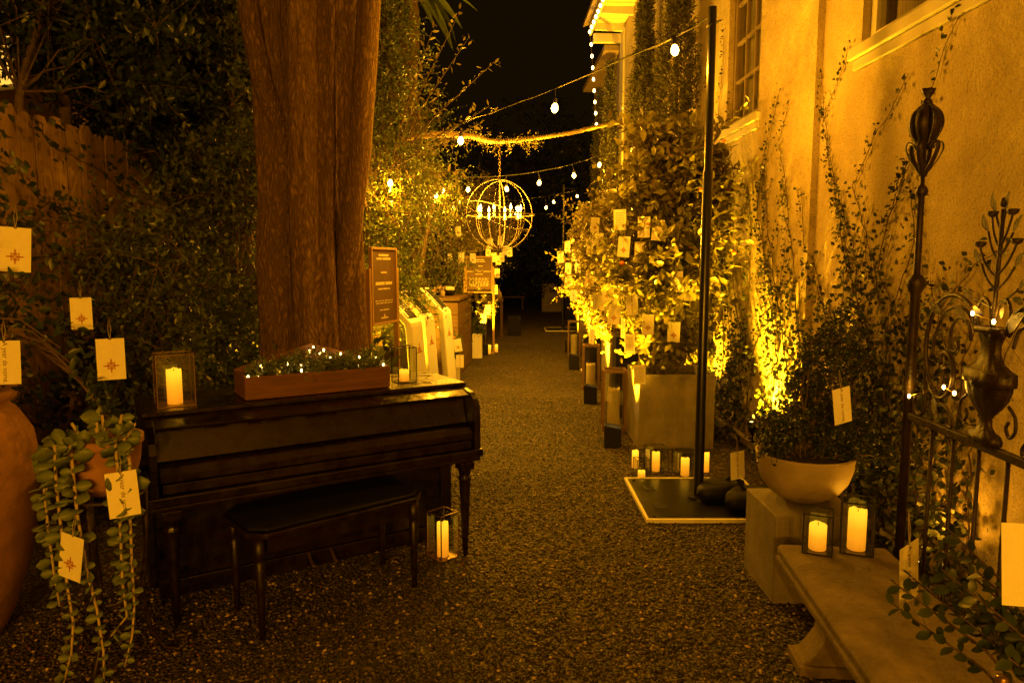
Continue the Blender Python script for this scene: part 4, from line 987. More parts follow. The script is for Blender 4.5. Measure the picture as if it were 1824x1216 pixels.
# tall wooden lanterns with unlit candles along the planters
for (x, y, w, h, ch, lab) in [(1.0, 6.85, .235, .60, .38, 'wooden lantern with a thick ivory candle left of the pale concrete cube'), (1.03, 9.15, .22, .58, .30, 'wooden lantern with a thick ivory candle beside the second concrete planter'),
        (1.10, 12.5, .22, .62, .34, 'wooden lantern farthest along the planter row')]:
    lantern('wooden_lantern', (x, y, 0), R(-3), w, w, h, lab, .024, M_LANTERN, 'tall wooden lanterns by the planters')
    candle((x, y, .028), .062, ch, False, 'thick unlit ivory candle inside the ' + lab.split(' with')[0].replace('farthest', 'set farthest') + ' ' + ('by the pale cube' if y < 7 else 'by the second planter' if y < 10 else ''), 'ivory candles')
candle((1.17, 6.75, 0), .030, .12, True, 'low glowing candle between the wooden lantern and the pale concrete cube', 'glowing battery candles')

# ------------------------------------------------------------------ wooden tray of greenery on the piano
tr = thing('wooden_tray', 'red brown wooden planter tray with gabled back on the piano lid', 'planter tray', ppt(.40, .20, .957), PR)
TW_, TD_ = .75, .27
def tb(name, x0, x1, y0, y1, z0, z1): b = MB(); b.bx(x0, x1, y0, y1, z0, z1); return b.build(name, M_WOODBOX, tr, bevel=.004)
tb('floor_board', .016, TW_-.016, .016, TD_-.016, .0, .012); tb('front_board', 0, TW_, 0, .015, .001, .115)
tb('end_board', 0, .015, .016, TD_-.016, .001, .118); tb('end_board', TW_-.015, TW_, .016, TD_-.016, .001, .118)
b_ = MB(); b_.prism([(0, .001), (TW_, .001), (TW_, .125), (TW_/2+.02, .235), (0, .125)], lambda u, v, d: (u, d, v), TD_-.015, TD_); b_.build('gable_board', M_WOODBOX, tr, bevel=.003)
b_ = MB(); b_.prism([(.02, .126), (TW_/2, .226), (TW_/2, .238), (.0, .135)], lambda u, v, d: (u, d, v), TD_-.019, TD_+.002)
tg = thing('tray_greenery', 'small leafy greens filling the wooden tray on the piano', 'greenery', ppt(.40, .20, .972), PR)
C = [(rnd.uniform(.05, .70), rnd.uniform(.04, .22), rnd.uniform(.06, .13)) for _ in range(46)]
q, TW = clumps(C, rng.uniform(.05, .085, 46), 8, 7, .038, .7, .1); 
idx = np.argsort(-q[3])[:200]; msk = np.ones(len(q[0]), bool); msk[idx] = False
gl = single_leaf('leaf', 1, .36, .2, .15, m=L_MID)
for i in idx: put_leaf(gl, tg, q[0][i], q[1][i], q[2][i], float(q[3][i]))
link('foliage', leaf_mesh('foliage', *[a[msk] for a in q], L_MID, width=.36), tg)['kind'] = 'stuff'
tw = twig_mesh(TW, M_TWIG, .0015, 2)
for c in C: tw.tube([(c[0], c[1], .0), c], .0015, 4)
tw.build('stems', M_TWIG, tg)
def fairy(lab, loc, rz, pts, r=.006, power=.03, group='fairy light strings', wire=.0012, lampevery=0):
    t = thing('fairy_lights', lab, 'fairy lights', loc, rz, group)
    b = MB(); b.tube(pts, wire, 4, cap=False); b.build('wire', M_BRASS, t)
    me = MB().ball((0, 0, 0), r, 8, 6, 1.5).mesh('bulb', True); me.materials.append(TINY)
    for i, p in enumerate(pts):
        link('bulb', me, t, loc=p)
        if lampevery and i % lampevery == 0: lamp('bulb_glow', 'POINT', (p[0], p[1], p[2]+.02), power, t, WARM, .01)
    return t
fpts = [(.02, .02, .115), (.07, .03, .105), (.10, .10, .15), (.17, .03, .10), (.24, .13, .15), (.29, .06, .12), (.30, .10, .14), (.37, .19, .20), (.40, .22, .215), (.42, .17, .19), (.45, .20, .20), (.47, .15, .16), (.55, .22, .17), (.60, .08, .12), (.64, .18, .15), (.70, .10, .13), (.73, .16, .14), (.73, .05, .12)]
fairy('tiny warm bulbs on wire wound through the greens in the wooden tray', ppt(.40, .20, .957), PR, fpts, .0055, .05, lampevery=3)

# ------------------------------------------------------------------ stone bench
sb_ = thing('stone_bench', 'weathered cast stone bench with moulded edge and scroll legs beside the gate', 'bench', (1.113, 2.886, 0), R(-5.5))
LB, WB = 1.34, .455
prof = [(0, .378), (.014, .372), (WB-.014, .372), (WB, .378), (WB, .400), (WB-.012, .408), (WB-.004, .420), (WB-.004, .438), (WB-.016, .450), (.016, .450), (.004, .438), (.004, .420), (.012, .408), (0, .400)]
b_ = MB(); k = 60
b_.prism(prof, lambda u, v, d: (u, d, v), -LB, -.02)
b_.build('seat_slab', M_STONE, sb_, bevel=.004)
b_ = MB(); b_.bx(.055, WB-.055, -LB+.05, -.07, .451, .4525)
def leg_profile():
    P1 = [(.06, 0), (.395, 0), (.395, .05), (.37, .06), (.345, .09), (.315, .14), (.305, .19), (.325, .235), (.365, .26), (.395, .295), (.40, .335), (.38, .371)]
    return P1 + [(WB - x, z) for x, z in reversed(P1[2:])]
for y0 in (-.17, -LB+.22):
    b_ = MB(); b_.prism([(x, z) for x, z in leg_profile()], lambda u, v, d: (u, d, v), y0-.07, y0+.07); lg = b_.build('leg', M_STONE, sb_, bevel=.006)
    for s in (0, 1):
        cx = WB-.345 if s == 0 else .345; sg = -1 if s == 0 else 1
        for r_, y1 in ((.050, .05), (.036, .078), (.020, .10)):
            b_ = MB(); b_.lathe([(r_, -y1), (r_+.004, -y1+.012), (r_+.004, y1-.012), (r_, y1)], 20); o = b_.build('volute', M_STONE, lg, smooth=True, loc=(cx, y0, .315)); o.rotation_euler = (R(90), 0, 0)
    b_ = MB(); b_.bx(.045, .41, y0-.088, y0+.088, 0, .045); b_.build('foot', M_STONE, lg, bevel=.006)

# ------------------------------------------------------------------ wrought iron gate
gt = thing('iron_gate', 'ornate wrought iron gate panel with urn, scrolls and leafy finial behind the stone bench', 'gate', (1.64, 2.88, 0), math.atan2(-1, -.05))
def gtube(name, pts, r=.007, n=8, parent=gt, m=M_IRON): b = MB(); b.tube([(u, 0, z) for u, z in pts], r, n); return b.build(name, m, parent, smooth=True)
def smooth2(pts, k=6):
    out = []; n = len(pts)
    for i in range(n-1):
        p0, p1, p2, p3 = pts[max(0, i-1)], pts[i], pts[i+1], pts[min(n-1, i+2)]
        for j in range(k):
            t = j/k; out.append(tuple(.5*((2*p1[d]) + (-p0[d]+p2[d])*t + (2*p0[d]-5*p1[d]+4*p2[d]-p3[d])*t*t + (-p0[d]+3*p1[d]-3*p2[d]+p3[d])*t**3) for d in range(len(p1))))
    return out + [pts[-1]]
def spiral(cu, cz, r0, r1, a0, a1, k=22): return [(cu + (r0+(r1-r0)*i/k)*math.cos(a0+(a1-a0)*i/k), cz + (r0+(r1-r0)*i/k)*math.sin(a0+(a1-a0)*i/k)) for i in range(k+1)]
for u0, top in ((0, True), (1.02, True)):
    b_ = MB(); b_.lathe([(.019, 0), (.019, 1.50), (.028, 1.515), (.036, 1.535), (.036, 1.55), (.027, 1.568), (.014, 1.58), (.012, 1.885), (.020, 1.893), (.024, 1.908), (.018, 1.925), (.009, 1.935), (.007, 2.26)], 16)
    post = b_.build('post', M_IRON, gt, smooth=True, loc=(u0, 0, 0))
    # cage finial: lower ribs cup, waist band, upper closed leaves, flower tip
    for i in range(6):
        a = i*math.pi/3 + .3; c, s = math.cos(a), math.sin(a); prof = [(.008, 1.965), (.02, 1.985), (.052, 2.035), (.068, 2.075), (.060, 2.10), (.040, 2.092), (.030, 2.075)]
        pr = smooth2(prof, 4); b_ = MB(); w_ = .010
        for (r0, z0), (r1, z1) in zip(pr, pr[1:]): b_.add([(c*r0-s*w_, s*r0+c*w_, z0), (c*r0+s*w_, s*r0-c*w_, z0), (c*r1+s*w_, s*r1-c*w_, z1), (c*r1-s*w_, s*r1+c*w_, z1)], [(0, 1, 2, 3)])
        o = b_.build('cup_rib', M_IRON, post, smooth=True); so = o.modifiers.new('thickness', 'SOLIDIFY'); so.thickness = .003
        prof = [(.026, 2.085), (.045, 2.12), (.060, 2.165), (.052, 2.21), (.028, 2.238), (.012, 2.25)]
        pr = smooth2(prof, 4); b_ = MB(); 
        for (r0, z0), (r1, z1) in zip(pr, pr[1:]):
            w0, w1 = max(.008, r0*.36), max(.008, r1*.36); b_.add([(c*r0-s*w0, s*r0+c*w0, z0), (c*r0+s*w0, s*r0-c*w0, z0), (c*r1+s*w1, s*r1-c*w1, z1), (c*r1-s*w1, s*r1+c*w1, z1)], [(0, 1, 2, 3)])
        o = b_.build('onion_leaf', M_IRON, post, smooth=True); so = o.modifiers.new('thickness', 'SOLIDIFY'); so.thickness = .003
    b_ = MB(); b_.lathe([(.010, 2.245), (.018, 2.25), (.014, 2.262), (.008, 2.27), (.020, 2.285), (.026, 2.305), (.012, 2.295), (1e-5, 2.30)], 12, flute=.25, nf=5); b_.build('flower_tip', M_IRON, post, smooth=True)
b_ = MB(); b_.bx(.02, 1.0, -.012, .012, .985, 1.013); b_.build('top_rail', M_IRON, gt, bevel=.002)
b_ = MB(); b_.bx(.02, 1.0, -.012, .012, .10, .128); b_.build('bottom_rail', M_IRON, gt, bevel=.002)
for u in (.19, .335, .49, .645, .80, .92): b_ = MB(); b_.lathe([(.0075, .13), (.0075, .984)], 8); b_.build('bar', M_IRON, gt, smooth=True, loc=(u, 0, 0))
UC = .513
b_ = MB(); b_.lathe([(.075, 1.014), (.078, 1.03), (.070, 1.045), (.045, 1.055), (.030, 1.075), (.028, 1.10), (.040, 1.115), (.062, 1.135), (.090, 1.17), (.102, 1.20), (.104, 1.215), (.116, 1.218), (.118, 1.232), (.116, 1.262), (.098, 1.266), (.060, 1.29), (.045, 1.32), (.044, 1.35), (.060, 1.385), (.082, 1.392), (.084, 1.408), (.070, 1.41), (1e-5, 1.40)], 36, flute=.05, nf=12, sy=.45)
b_.build('urn_relief', M_IRON, gt, smooth=True, loc=(UC, 0, 0))
for sgn in (-1, 1):
    mir = (lambda pts: [(UC + sgn*(u - UC) * -1, z) for u, z in pts]) if sgn == 1 else (lambda pts: pts)
    gtube('scroll', mir(smooth2([(.44, 1.39), (.40, 1.46), (.30, 1.505), (.20, 1.485), (.125, 1.40), (.105, 1.29), (.135, 1.18), (.20, 1.115), (.27, 1.13), (.305, 1.20), (.29, 1.265), (.245, 1.29), (.215, 1.265), (.225, 1.235), (.25, 1.24)])), .0085)
    gtube('scroll', mir(smooth2([(.425, 1.385), (.37, 1.45), (.30, 1.465), (.22, 1.43), (.17, 1.35), (.155, 1.27)])), .006)
    gtube('scroll', mir(smooth2([(.40, 1.35), (.375, 1.41), (.32, 1.425), (.275, 1.385), (.27, 1.33), (.295, 1.30), (.325, 1.315), (.32, 1.345)])), .006)
    gtube('scroll', mir(smooth2([(.11, 1.25), (.115, 1.15), (.125, 1.06), (.10, 1.022), (.065, 1.022), (.045, 1.05), (.05, 1.085)])), .007)
    gtube('scroll', mir(smooth2([(.16, 1.16), (.20, 1.10), (.27, 1.085), (.315, 1.05), (.315, 1.02), (.285, 1.02)])), .006)
    gtube('scroll', mir(smooth2([(.40, 1.16), (.365, 1.13), (.36, 1.085), (.385, 1.06), (.405, 1.085), (.395, 1.11)])), .0055)
    gtube('scroll', mir(smooth2([(.43, 1.42), (.425, 1.47), (.45, 1.505), (.485, 1.49), (.50, 1.44), (.508, 1.40)])), .005)
lf_iron = single_leaf('iron_leaf', 1, .42, .2, .1, m=M_IRON)
stem = gtube('flower_stem', [(UC, 1.40), (UC+.006, 1.6), (UC+.012, 1.80)], .0075)
b_ = MB(); b_.ball((UC+.012, 0, 1.82), .012, 10, 6, 1.4); b_.build('bud', M_IRON, stem, smooth=True)
for (z, du, dz, kind) in [(1.56, -.085, .06, 1), (1.56, .09, .05, 1), (1.50, -.12, .0, 1), (1.51, .115, .03, 1), (1.66, -.06, .07, 1), (1.67, .07, .05, 1), (1.70, -.045, .075, 0), (1.70, .06, .075, 0), (1.60, -.10, .075, 0), (1.61, .09, .07, 0), (1.76, .025, .03, 1), (1.76, -.025, .03, 1)]:
    gtube('twig', smooth2([(UC+.005, z-.03), (UC + du*.6, z + dz*.35 - .01), (UC + du, z + dz)]), .004, 6, stem)
    if kind: put_leaf(lf_iron, stem, (UC + du, 0, z + dz), (du*.7, -.01, .05 + dz*.3), (0, -1, .2), .07, 'iron_leaf')
    else: b_ = MB(); b_.lathe([(.004, 0), (.013, .008), (.016, .02), (.008, .022), (1e-5, .018)], 10, flute=.25, nf=5); b_.build('rosette', M_IRON, stem, loc=(UC + du, 0, z + dz), smooth=True)
for (u, z, du, dz, s) in [(.30, 1.47, .10, -.05, .10), (.22, 1.43, -.06, .04, .09), (.60, 1.40, .08, .06, .12), (.70, 1.47, .08, .03, .10), (.19, 1.11, .06, -.07, .09), (.47, 1.44, -.05, .04, .06), (.56, 1.44, .04, .05, .06)]:
    put_leaf(lf_iron, gt, (u, -.005, z), (du, -.02, dz), (0, -1, .1), s, 'iron_leaf')
GR = math.atan2(-1, -.05); GCc, GSs = math.cos(GR), math.sin(GR)
fairy('five tiny bulbs on wire twined through the iron gate scrolls', (1.64, 2.88, 0), GR, [(.04, -.02, 1.085), (.285, -.02, 1.165), (.355, -.02, 1.155), (.43, -.02, 1.45), (.55, -.02, 1.43), (.75, -.02, 1.28)], .006, .35, lampevery=1)

# ------------------------------------------------------------------ light poles on steel plates
def plate_and_pole(x, y, h, lab, lab2, full=True):
    t = thing('steel_base_plate', lab2, 'base plate', (x, y, 0))
    b = MB(); s = .42; b.bx(-s, s, -s, s, .004, .022); pl_ = b.build('plate', M_BLACK, t)
    for x0, x1, y0, y1 in ((-s-.022, s+.022, -s-.022, -s-.002), (-s-.022, s+.022, s+.002, s+.022), (-s-.022, -s-.002, -s-.001, s+.001), (s+.002, s+.022, -s-.001, s+.001)):
        b = MB(); b.bx(x0, x1, y0, y1, .003, .027); b.build('edge_strip', M_CARD, t)
    for y0 in (-.23, .14):
        b = MB(); b.bx(-.345, -.265, y0, y0+.09, .0225, .0245); b.build('handle_slot', M_BLACKP, t)
    for a, c in ((-.38, -.38), (-.38, .38), (.38, .38), (.38, -.38)):
        b = MB(); b.lathe([(.012, .0225), (.012, .028), (.006, .03)], 8); b.build('bolt', M_IRON, t, loc=(a, c, 0))
    p = thing('light_pole', lab, 'pole', (x, y, .0225))
    b = MB(); b.lathe([(.075, 0), (.075, .012), (.036, .014), (.033, .1), (.033, h*.68), (.027, h*.685), (.027, h), (1e-5, h)], 20); b.build('mast', M_BLACK, p, auto=30)
    b = MB(); b.tube([(math.cos(a)*.05+.015, math.sin(a)*.03, h-.10 + .02*math.cos(a)) for a in np.linspace(0, 6.28, 16)[:-1]], .004, 5, closed=True); b.build('cable_loop', M_CABLE, p)
    return p
plate_and_pole(1.285, 4.735, 3.23, 'tall black steel light pole standing in front of the fruit trees', 'square black steel base plate edged in white under the tall pole')
plate_and_pole(1.49, 10.3, 3.28, 'black light pole between the second and third concrete planters', 'steel base plate under the pole between the concrete planters')
plate_and_pole(1.25, 17.4, 3.5, 'black light pole far down the path beyond the planters', 'white edged steel plate lying far down the gravel path')
b_ = MB(); V = []; n = 20
sbag = thing('sandbag', 'black saddle sandbag weighing down the steel base plate beside the pole', 'sandbag', (1.50, 4.62, .023), R(35))
for s in (-1, 1):
    b_ = MB(); b_.lathe([(1e-5, 0), (.10, .004), (.155, .035), (.17, .06), (.165, .095), (.13, .118), (.06, .124), (1e-5, .12)], 32, flute=.05, nf=4, sx=1.25, sy=.74); b_.build('bag', M_BLACKP, sbag, smooth=True, loc=(0, s*.115, 0))
b_ = MB(); b_.tube([(-.05, -.11, .12), (-.03, -.05, .17), (.0, 0, .185), (.03, .05, .17), (.05, .11, .12)], .012, 8); b_.build('strap', M_BLACKP, sbag, smooth=True)

# ------------------------------------------------------------------ string lights
bulb_me = MB().lathe([(1e-5, -.072), (.012, -.068), (.022, -.056), (.027, -.040), (.024, -.022), (.015, -.006), (.011, 0)], 14).mesh('bulb', True); bulb_me.materials.append(BULB)
sock_me = MB().lathe([(.013, -.002), (.015, .004), (.015, .034), (.009, .040), (1e-5, .042)], 12).mesh('socket', True); sock_me.materials.append(M_CABLE)
def string_light(lab, cable, bulbs, power, r=.004, scale=1.0):
    t = thing('string_lights', lab, 'string lights', (0, 0, 0), 0, 'overhead string lights')
    b = MB(); b.tube(smooth2(cable, 5), r, 5, cap=False); 
    b.tube([(p[0]+.01*math.sin(i), p[1], p[2]+.008*math.cos(i*1.3)) for i, p in enumerate(smooth2(cable, 5))], r*.6, 4, cap=False)
    b.build('cable', M_CABLE, t)
    cp = np.array(smooth2(cable, 20))
    for p in bulbs:
        s = link('socket', sock_me, t, loc=p); s.scale = (scale,)*3
        b = link('bulb', bulb_me, t, loc=p); b.scale = (scale,)*3; b.rotation_euler = (rnd.uniform(-.15, .15), rnd.uniform(-.15, .15), 0)
        q_ = cp[np.argmin(np.linalg.norm(cp - np.array(p), axis=1))]
        d = MB(); d.tube([(p[0], p[1], p[2]+.04*scale), tuple(q_)], .003, 4); d.build('drop', M_CABLE, t)
        if power: lamp('bulb_glow', 'POINT', (p[0], p[1], p[2]-.115*scale), power, t, STRING, .03)
    return t
up = .036
string_light('string of round bulbs slung from the tall black pole across to the lit tree', [(1.27, 4.74, 3.2), (1.069, 4.85, 3.10), (.811, 5.1, 3.05), (.331, 5.6, 2.954), (-.055, 6.0, 2.90), (-.45, 6.4, 2.84), (-.813, 6.9, 2.71), (-1.25, 7.4, 2.60), (-1.6, 7.9, 2.7)],
    [(1.071, 4.85, 3.02+up), (.332, 5.6, 2.808+up), (-.451, 6.4, 2.699+up), (-1.251, 7.4, 2.445+up)], 85)
string_light('string of bulbs running from the middle black pole past the orb chandelier', [(1.461, 10.3, 3.271), (1.25, 10.3, 3.17), (.872, 10.2, 3.022), (.381, 10, 2.896), (-.078, 10, 2.835), (-.607, 10, 2.812), (-.958, 10, 2.797), (-1.65, 10, 2.82)],
    [(1.249, 10.3, 3.021+up), (.873, 10.2, 2.859+up), (.382, 10, 2.736+up), (-.078, 10, 2.651+up), (-.608, 10, 2.644+up), (-.96, 10, 2.628+up), (-1.05, 10.0, 2.56+up)], 36)
string_light('farthest string of bulbs near the end of the path', [(1.25, 17.4, 3.45), (1.5, 17, 3.35), (.924, 16, 3.15), (.4, 15.5, 3.02), (.08, 15.2, 2.95), (-.726, 15, 2.98), (-1.3, 14, 3.0)],
    [(1.54, 17, 3.243), (.937, 16.2, 3.042), (.754, 15.8, 2.885), (.097, 15.5, 2.849), (.082, 15, 2.70), (-1.149, 14, 2.752)], 40)
# unseen string, pole and plate added behind the viewer to supply frontal light
plate_and_pole(1.15, -3.2, 3.23, 'unseen black light pole added at the near end of the path', 'unseen steel base plate added at the near end of the path')
string_light('unseen string of bulbs added over the near end of the path for frontal light', [(1.15, -3.2, 3.2), (.6, -3.4, 2.85), (-.4, -3.5, 2.6), (-1.4, -3.5, 2.6), (-2.4, -3.4, 2.85), (-2.95, -3.3, 3.1)],
    [(.75, -3.35, 2.80), (.1, -3.45, 2.58), (-.6, -3.5, 2.48), (-1.3, -3.5, 2.48), (-2.0, -3.45, 2.62)], 250)

# bulbs along the eave and down the corner
ev = []
for i in range(16): ev.append(house_pt(-.64, 9.0 + i*.25, 5.60))
ev += [house_pt(-.58 + .02*i, 12.98 + .03*i, 5.46 - .19*i) for i in range(8)]
fairy('row of mini bulbs along the eave fascia and down the house corner', (0, 0, 0), 0, ev, .022, 3.0, 'eave bulbs', .003, lampevery=3)

# ------------------------------------------------------------------ rope, orb chandelier
def twisted_rope(pts, R_, strands=3, pitch=.16):
    P = smooth2(pts, 22); b = MB(); L_ = 0; fr = []
    prev = None
    for i, p in enumerate(P):
        if i: L_ += (Vector(p)-Vector(P[i-1])).length
        t = (Vector(P[min(i+1, len(P)-1)]) - Vector(P[max(0, i-1)])).normalized(); a = t.cross(Vector((0, 0, 1))).normalized(); fr.append((Vector(p), a, t.cross(a), L_))
    for s in range(strands):
        b.tube([p + (a*math.cos(l/pitch*6.283 + s*2.094) + c*math.sin(l/pitch*6.283 + s*2.094))*R_*.5 for p, a, c, l in fr], R_*.58, 6)
    return b
rp_ = thing('thick_rope', 'thick twisted manila rope strung from the lit tree to the house corner', 'rope', (0, 0, 0))
twisted_rope([(-1.6, 8.5, 3.0), (-1.25, 8.05, 3.0), (-.80, 7.9, 3.02), (-.457, 8.2, 3.052), (-.15, 8.8, 3.097), (.728, 10.6, 3.50), (1.3, 11.6, 3.78), (1.93, 12.63, 4.08)], .034).build('strands', M_ROPE, rp_, smooth=True)
g_ = thing('rope_garland', 'leafy garland twined around the rope above the orb chandelier', 'garland', (0, 0, 0))
rp_pts = np.array(smooth2([(-1.25, 8.05, 3.0), (-.80, 7.9, 3.02), (-.457, 8.2, 3.052), (-.15, 8.8, 3.08), (.28, 9.6, 3.24)], 10))
q = sprays(np.repeat(rp_pts, 3, 0) + rng.normal(0, .02, (len(rp_pts)*3, 3)), rdir(len(rp_pts)*3) + np.array([[.3, .5, 0]]), .14, 7, .035)
link('leaves', leaf_mesh('leaves', *q[:4], L_LIGHT), g_)['kind'] = 'stuff'
b_ = MB(); b_.tube([(p[0]+.03*math.sin(i*.8), p[1], p[2]+.03*math.cos(i*.8)) for i, p in enumerate(rp_pts)], .004, 5); b_.build('vine', M_TWIG, g_)
ch = thing('orb_chandelier', 'round iron orb chandelier of crossing rings with candle bulbs hanging from the rope', 'chandelier', (-.152, 8.8, 2.216), R(20))
RC = .43
def ring(name, rot, r=RC, sec=.006, z=0.0):
    b = MB(); b.tube([(math.cos(a)*r, math.sin(a)*r, 0) for a in np.linspace(0, 6.28319, 65)[:-1]], sec, 6, closed=True); o = b.build(name, M_BRONZE, ch, smooth=True); o.rotation_euler = rot; o.location = (0, 0, z); return o
ring('ring', (R(90), 0, R(0))); ring('ring', (R(90), 0, R(62)), RC-.012); ring('ring', (R(90), 0, R(118)), RC-.02)
ring('ring', (0, 0, 0), RC-.004, .009); ring('ring', (R(24), R(14), 0), RC-.015)
b_ = MB(); b_.lathe([(.010, -RC), (.016, -RC+.02), (.008, -RC+.04), (.007, RC-.03), (.018, RC-.01), (.010, RC+.012)], 10); b_.build('centre_rod', M_BRONZE, ch, smooth=True)
fl_me = MB().lathe([(1e-5, 0), (.011, .004), (.015, .022), (.011, .044), (.004, .064), (1e-5, .076)], 10).mesh('flame_bulb', True); fl_me.materials.append(FLAME)
for i in range(8):
    a = i*math.pi/4 + .2; c, s = math.cos(a), math.sin(a); rr = .265
    b_ = MB(); b_.tube(smooth2([(0, 0, -.40), (c*.10, s*.10, -.385), (c*.21, s*.21, -.29), (c*rr, s*rr, -.12), (c*rr, s*rr, -.04)], 5), .006, 6); ar = b_.build('arm', M_BRONZE, ch, smooth=True)
    b_ = MB(); b_.lathe([(.008, -.05), (.024, -.042), (.024, -.036), (.012, -.034), (.012, .048), (1e-5, .049)], 12); b_.build('candle_sleeve', M_WAX, ar, smooth=True, loc=(c*rr, s*rr, 0))
    link('flame_bulb', fl_me, ar, loc=(c*rr, s*rr, .05))
    if i % 2 == 0: lamp('chandelier_glow', 'POINT', (c*rr*.8, s*rr*.8, .14), 120, ch, WARM, .03)
cl_me = MB().tube([(math.cos(a)*.014, 0, math.sin(a)*.024) for a in np.linspace(0, 6.28, 13)[:-1]], .0035, 5, closed=True).mesh('chain_link', True); cl_me.materials.append(M_BRASS)
for i in range(11): link('chain_link', cl_me, ch, loc=(0, 0, RC+.03 + i*.038), rot=(0, 0, (i % 2)*R(90)))

# ------------------------------------------------------------------ hanging tags
def text_mesh(body, size, m, ext=.0002):
    cu = bpy.data.curves.new('lettering', 'FONT'); cu.body = body; cu.size = size; cu.align_x = 'CENTER'; cu.align_y = 'CENTER'; cu.extrude = ext; cu.resolution_u = 3
    o = bpy.data.objects.new('lettering', cu); col.objects.link(o)
    bpy.context.view_layer.update()
    me = bpy.data.meshes.new_from_object(o); bpy.data.objects.remove(o); bpy.data.curves.remove(cu)
    me.materials.clear(); me.materials.append(m); return me
def emblem_mesh(s, m):
    b = MB(); ex = .0004
    def poly(pts): b.prism([(x*s, z*s) for x, z in pts], lambda u, v, d: (u, d, v), -ex, 0)
    for k in range(4):
        c, n_ = math.cos(k*math.pi/2), math.sin(k*math.pi/2)
        def rt_(p): return (p[0]*c - p[1]*n_, p[0]*n_ + p[1]*c)
        poly([rt_(p) for p in [(.04, .0), (.10, -.09), (.22, -.12), (.27, -.04), (.40, -.05), (.50, 0), (.40, .05), (.27, .04), (.22, .12), (.10, .09)]])
        poly([rt_(p) for p in [(.14, .14), (.22, .13), (.25, .25), (.13, .22)]])
    poly([(.035*math.cos(a), .035*math.sin(a)) for a in np.linspace(0, 6.28, 9)[:-1]])
    me = b.mesh('emblem'); me.materials.append(m); return me
CW, CH = .104, .172
card_me = MB().prism([(-CW/2, -CH), (CW/2, -CH), (CW/2, 0), (.006, 0), (.003, -.006), (-.003, -.006), (-.006, 0), (-CW/2, 0)], lambda u, v, d: (u, d, v), -.0008, .0008).mesh('card'); card_me.materials.append(M_CARD)
twine_me = MB().tube([(.0, 0, -.006), (.006, 0, .04), (0, .003, .09), (-.005, 0, .04), (0, 0, -.005)], .0012, 4).mesh('twine'); twine_me.materials.append(M_TWINE)
emb_me = emblem_mesh(.062, M_GOLD)
line_me = text_mesh('A year de nome,', .024, M_INK)
b_ = MB()
for i in range(9):
    x = -.036
    while x < .03:
        w_ = rnd.uniform(.006, .018); b_.prism([(x, -.03-i*.014), (min(.036, x+w_), -.03-i*.014), (min(.036, x+w_), -.026-i*.014), (x, -.026-i*.014)], lambda u, v, d: (u, d, v), -.0003, 0); x += w_ + .005
notes_me = b_.mesh('handwriting'); notes_me.materials.append(M_INK)
def paper_tag(loc, yaw, kind, lab, group, roll=0.0, pitch=0.0, scale=1.0):
    t = thing('paper_tag', lab, 'tag', loc, 0, group); t.rotation_euler = (pitch, roll, yaw); t.scale = (scale,)*3
    link('card', card_me, t); link('twine', twine_me, t)
    if kind == 'e': link('emblem', emb_me, t, loc=(0, -.0009, -CH*.66)); 
    elif kind == 't': link('lettering', line_me, t, loc=(.002, -.0012, -CH*.5), rot=(R(90), R(90), 0))
    elif kind == 'n': link('handwriting', notes_me, t, loc=(0, -.0009, 0))
    if kind == 'e': link('lettering', line_me, t, loc=(.002, .0012, -CH*.5), rot=(R(90), R(90), R(180)))
    return t
def ctag(c, *a, **k): paper_tag((c[0], c[1], c[2] + CH/2), *a, **k)
# left foreground
ctag((-1.93, 2.78, 1.675), R(30), 'e', 'slightly tilted emblem tag, highest on the shrub in the huge urn', 'tags on the urn shrub', R(4))
ctag((-1.98, 2.74, 1.237), R(30), 't', 'printed tag hanging low in front of the rim of the huge urn', 'tags on the urn shrub', R(2))
ctag((-1.67, 2.92, 1.226), R(28), 'e', 'emblem tag crossed by a dark leaf, hanging above the trailing succulent', 'tags on the urn shrub')
ctag((-1.86, 3.05, 1.39), R(18), 'e', 'tag half covered by leaves deep in the urn shrub', 'tags on the urn shrub', 0, 0, .8)
ctag((-1.45, 2.55, .77), R(26), 't', 'tag printed with one vertical line, hung high on the trailing succulent', 'tags on the trailing succulent', R(-3))
ctag((-1.61, 2.50, .545), R(-16), 'e', 'narrow turned tag with emblem lower on the trailing succulent', 'tags on the trailing succulent', R(11))
# right foreground
ctag((1.085, 1.86, .775), R(36), 't', 'tag turned edgewise hanging over the stone bench from the dark shrub', 'tags on the bench shrub', R(-6))
ctag((1.035, 1.36, 1.02), R(-20), 'p', 'blank tag at the near end of the stone bench', 'tags on the bench shrub', R(-4))
ctag((1.545, 3.28, .955), R(20), 't', 'turned tag hanging in the boxwood of the bowl planter', 'tag on the boxwood', R(-9))
ctag((1.375, 4.22, .395), R(22), 't', 'tag hanging low left of the bowl planter over the steel plate', 'tag by the plate', R(-4))
KIND = {'n': 'handwritten note tag', 't': 'tag printed with one upright line', 'e': 'tag printed with a gold emblem', 'p': 'blank cream tag'}
TG1 = [(.904,6.02,1.988),(1.103,5.98,1.925),(.947,6.0,1.763),(1.087,6.04,1.719),(1.385,5.98,1.471),(1.497,5.98,1.397),(1.148,5.95,1.112),(1.375,5.98,1.046),(.953,6.05,1.071),(1.015,6.02,1.272),(1.095,6.02,.674),(.90,6.15,1.18),(1.23,6.0,1.9),(1.02,6.1,.93)]
for i, c in enumerate(TG1):
    k_ = 'nteetteettnep'[i % 13]; ctag(c, rnd.gauss(0, .5), k_, KIND[k_] + ' hanging in the orange-fruited tree beside the black pole', 'tags in the orange-fruited tree, ' + KIND[k_], rnd.gauss(0, .05))
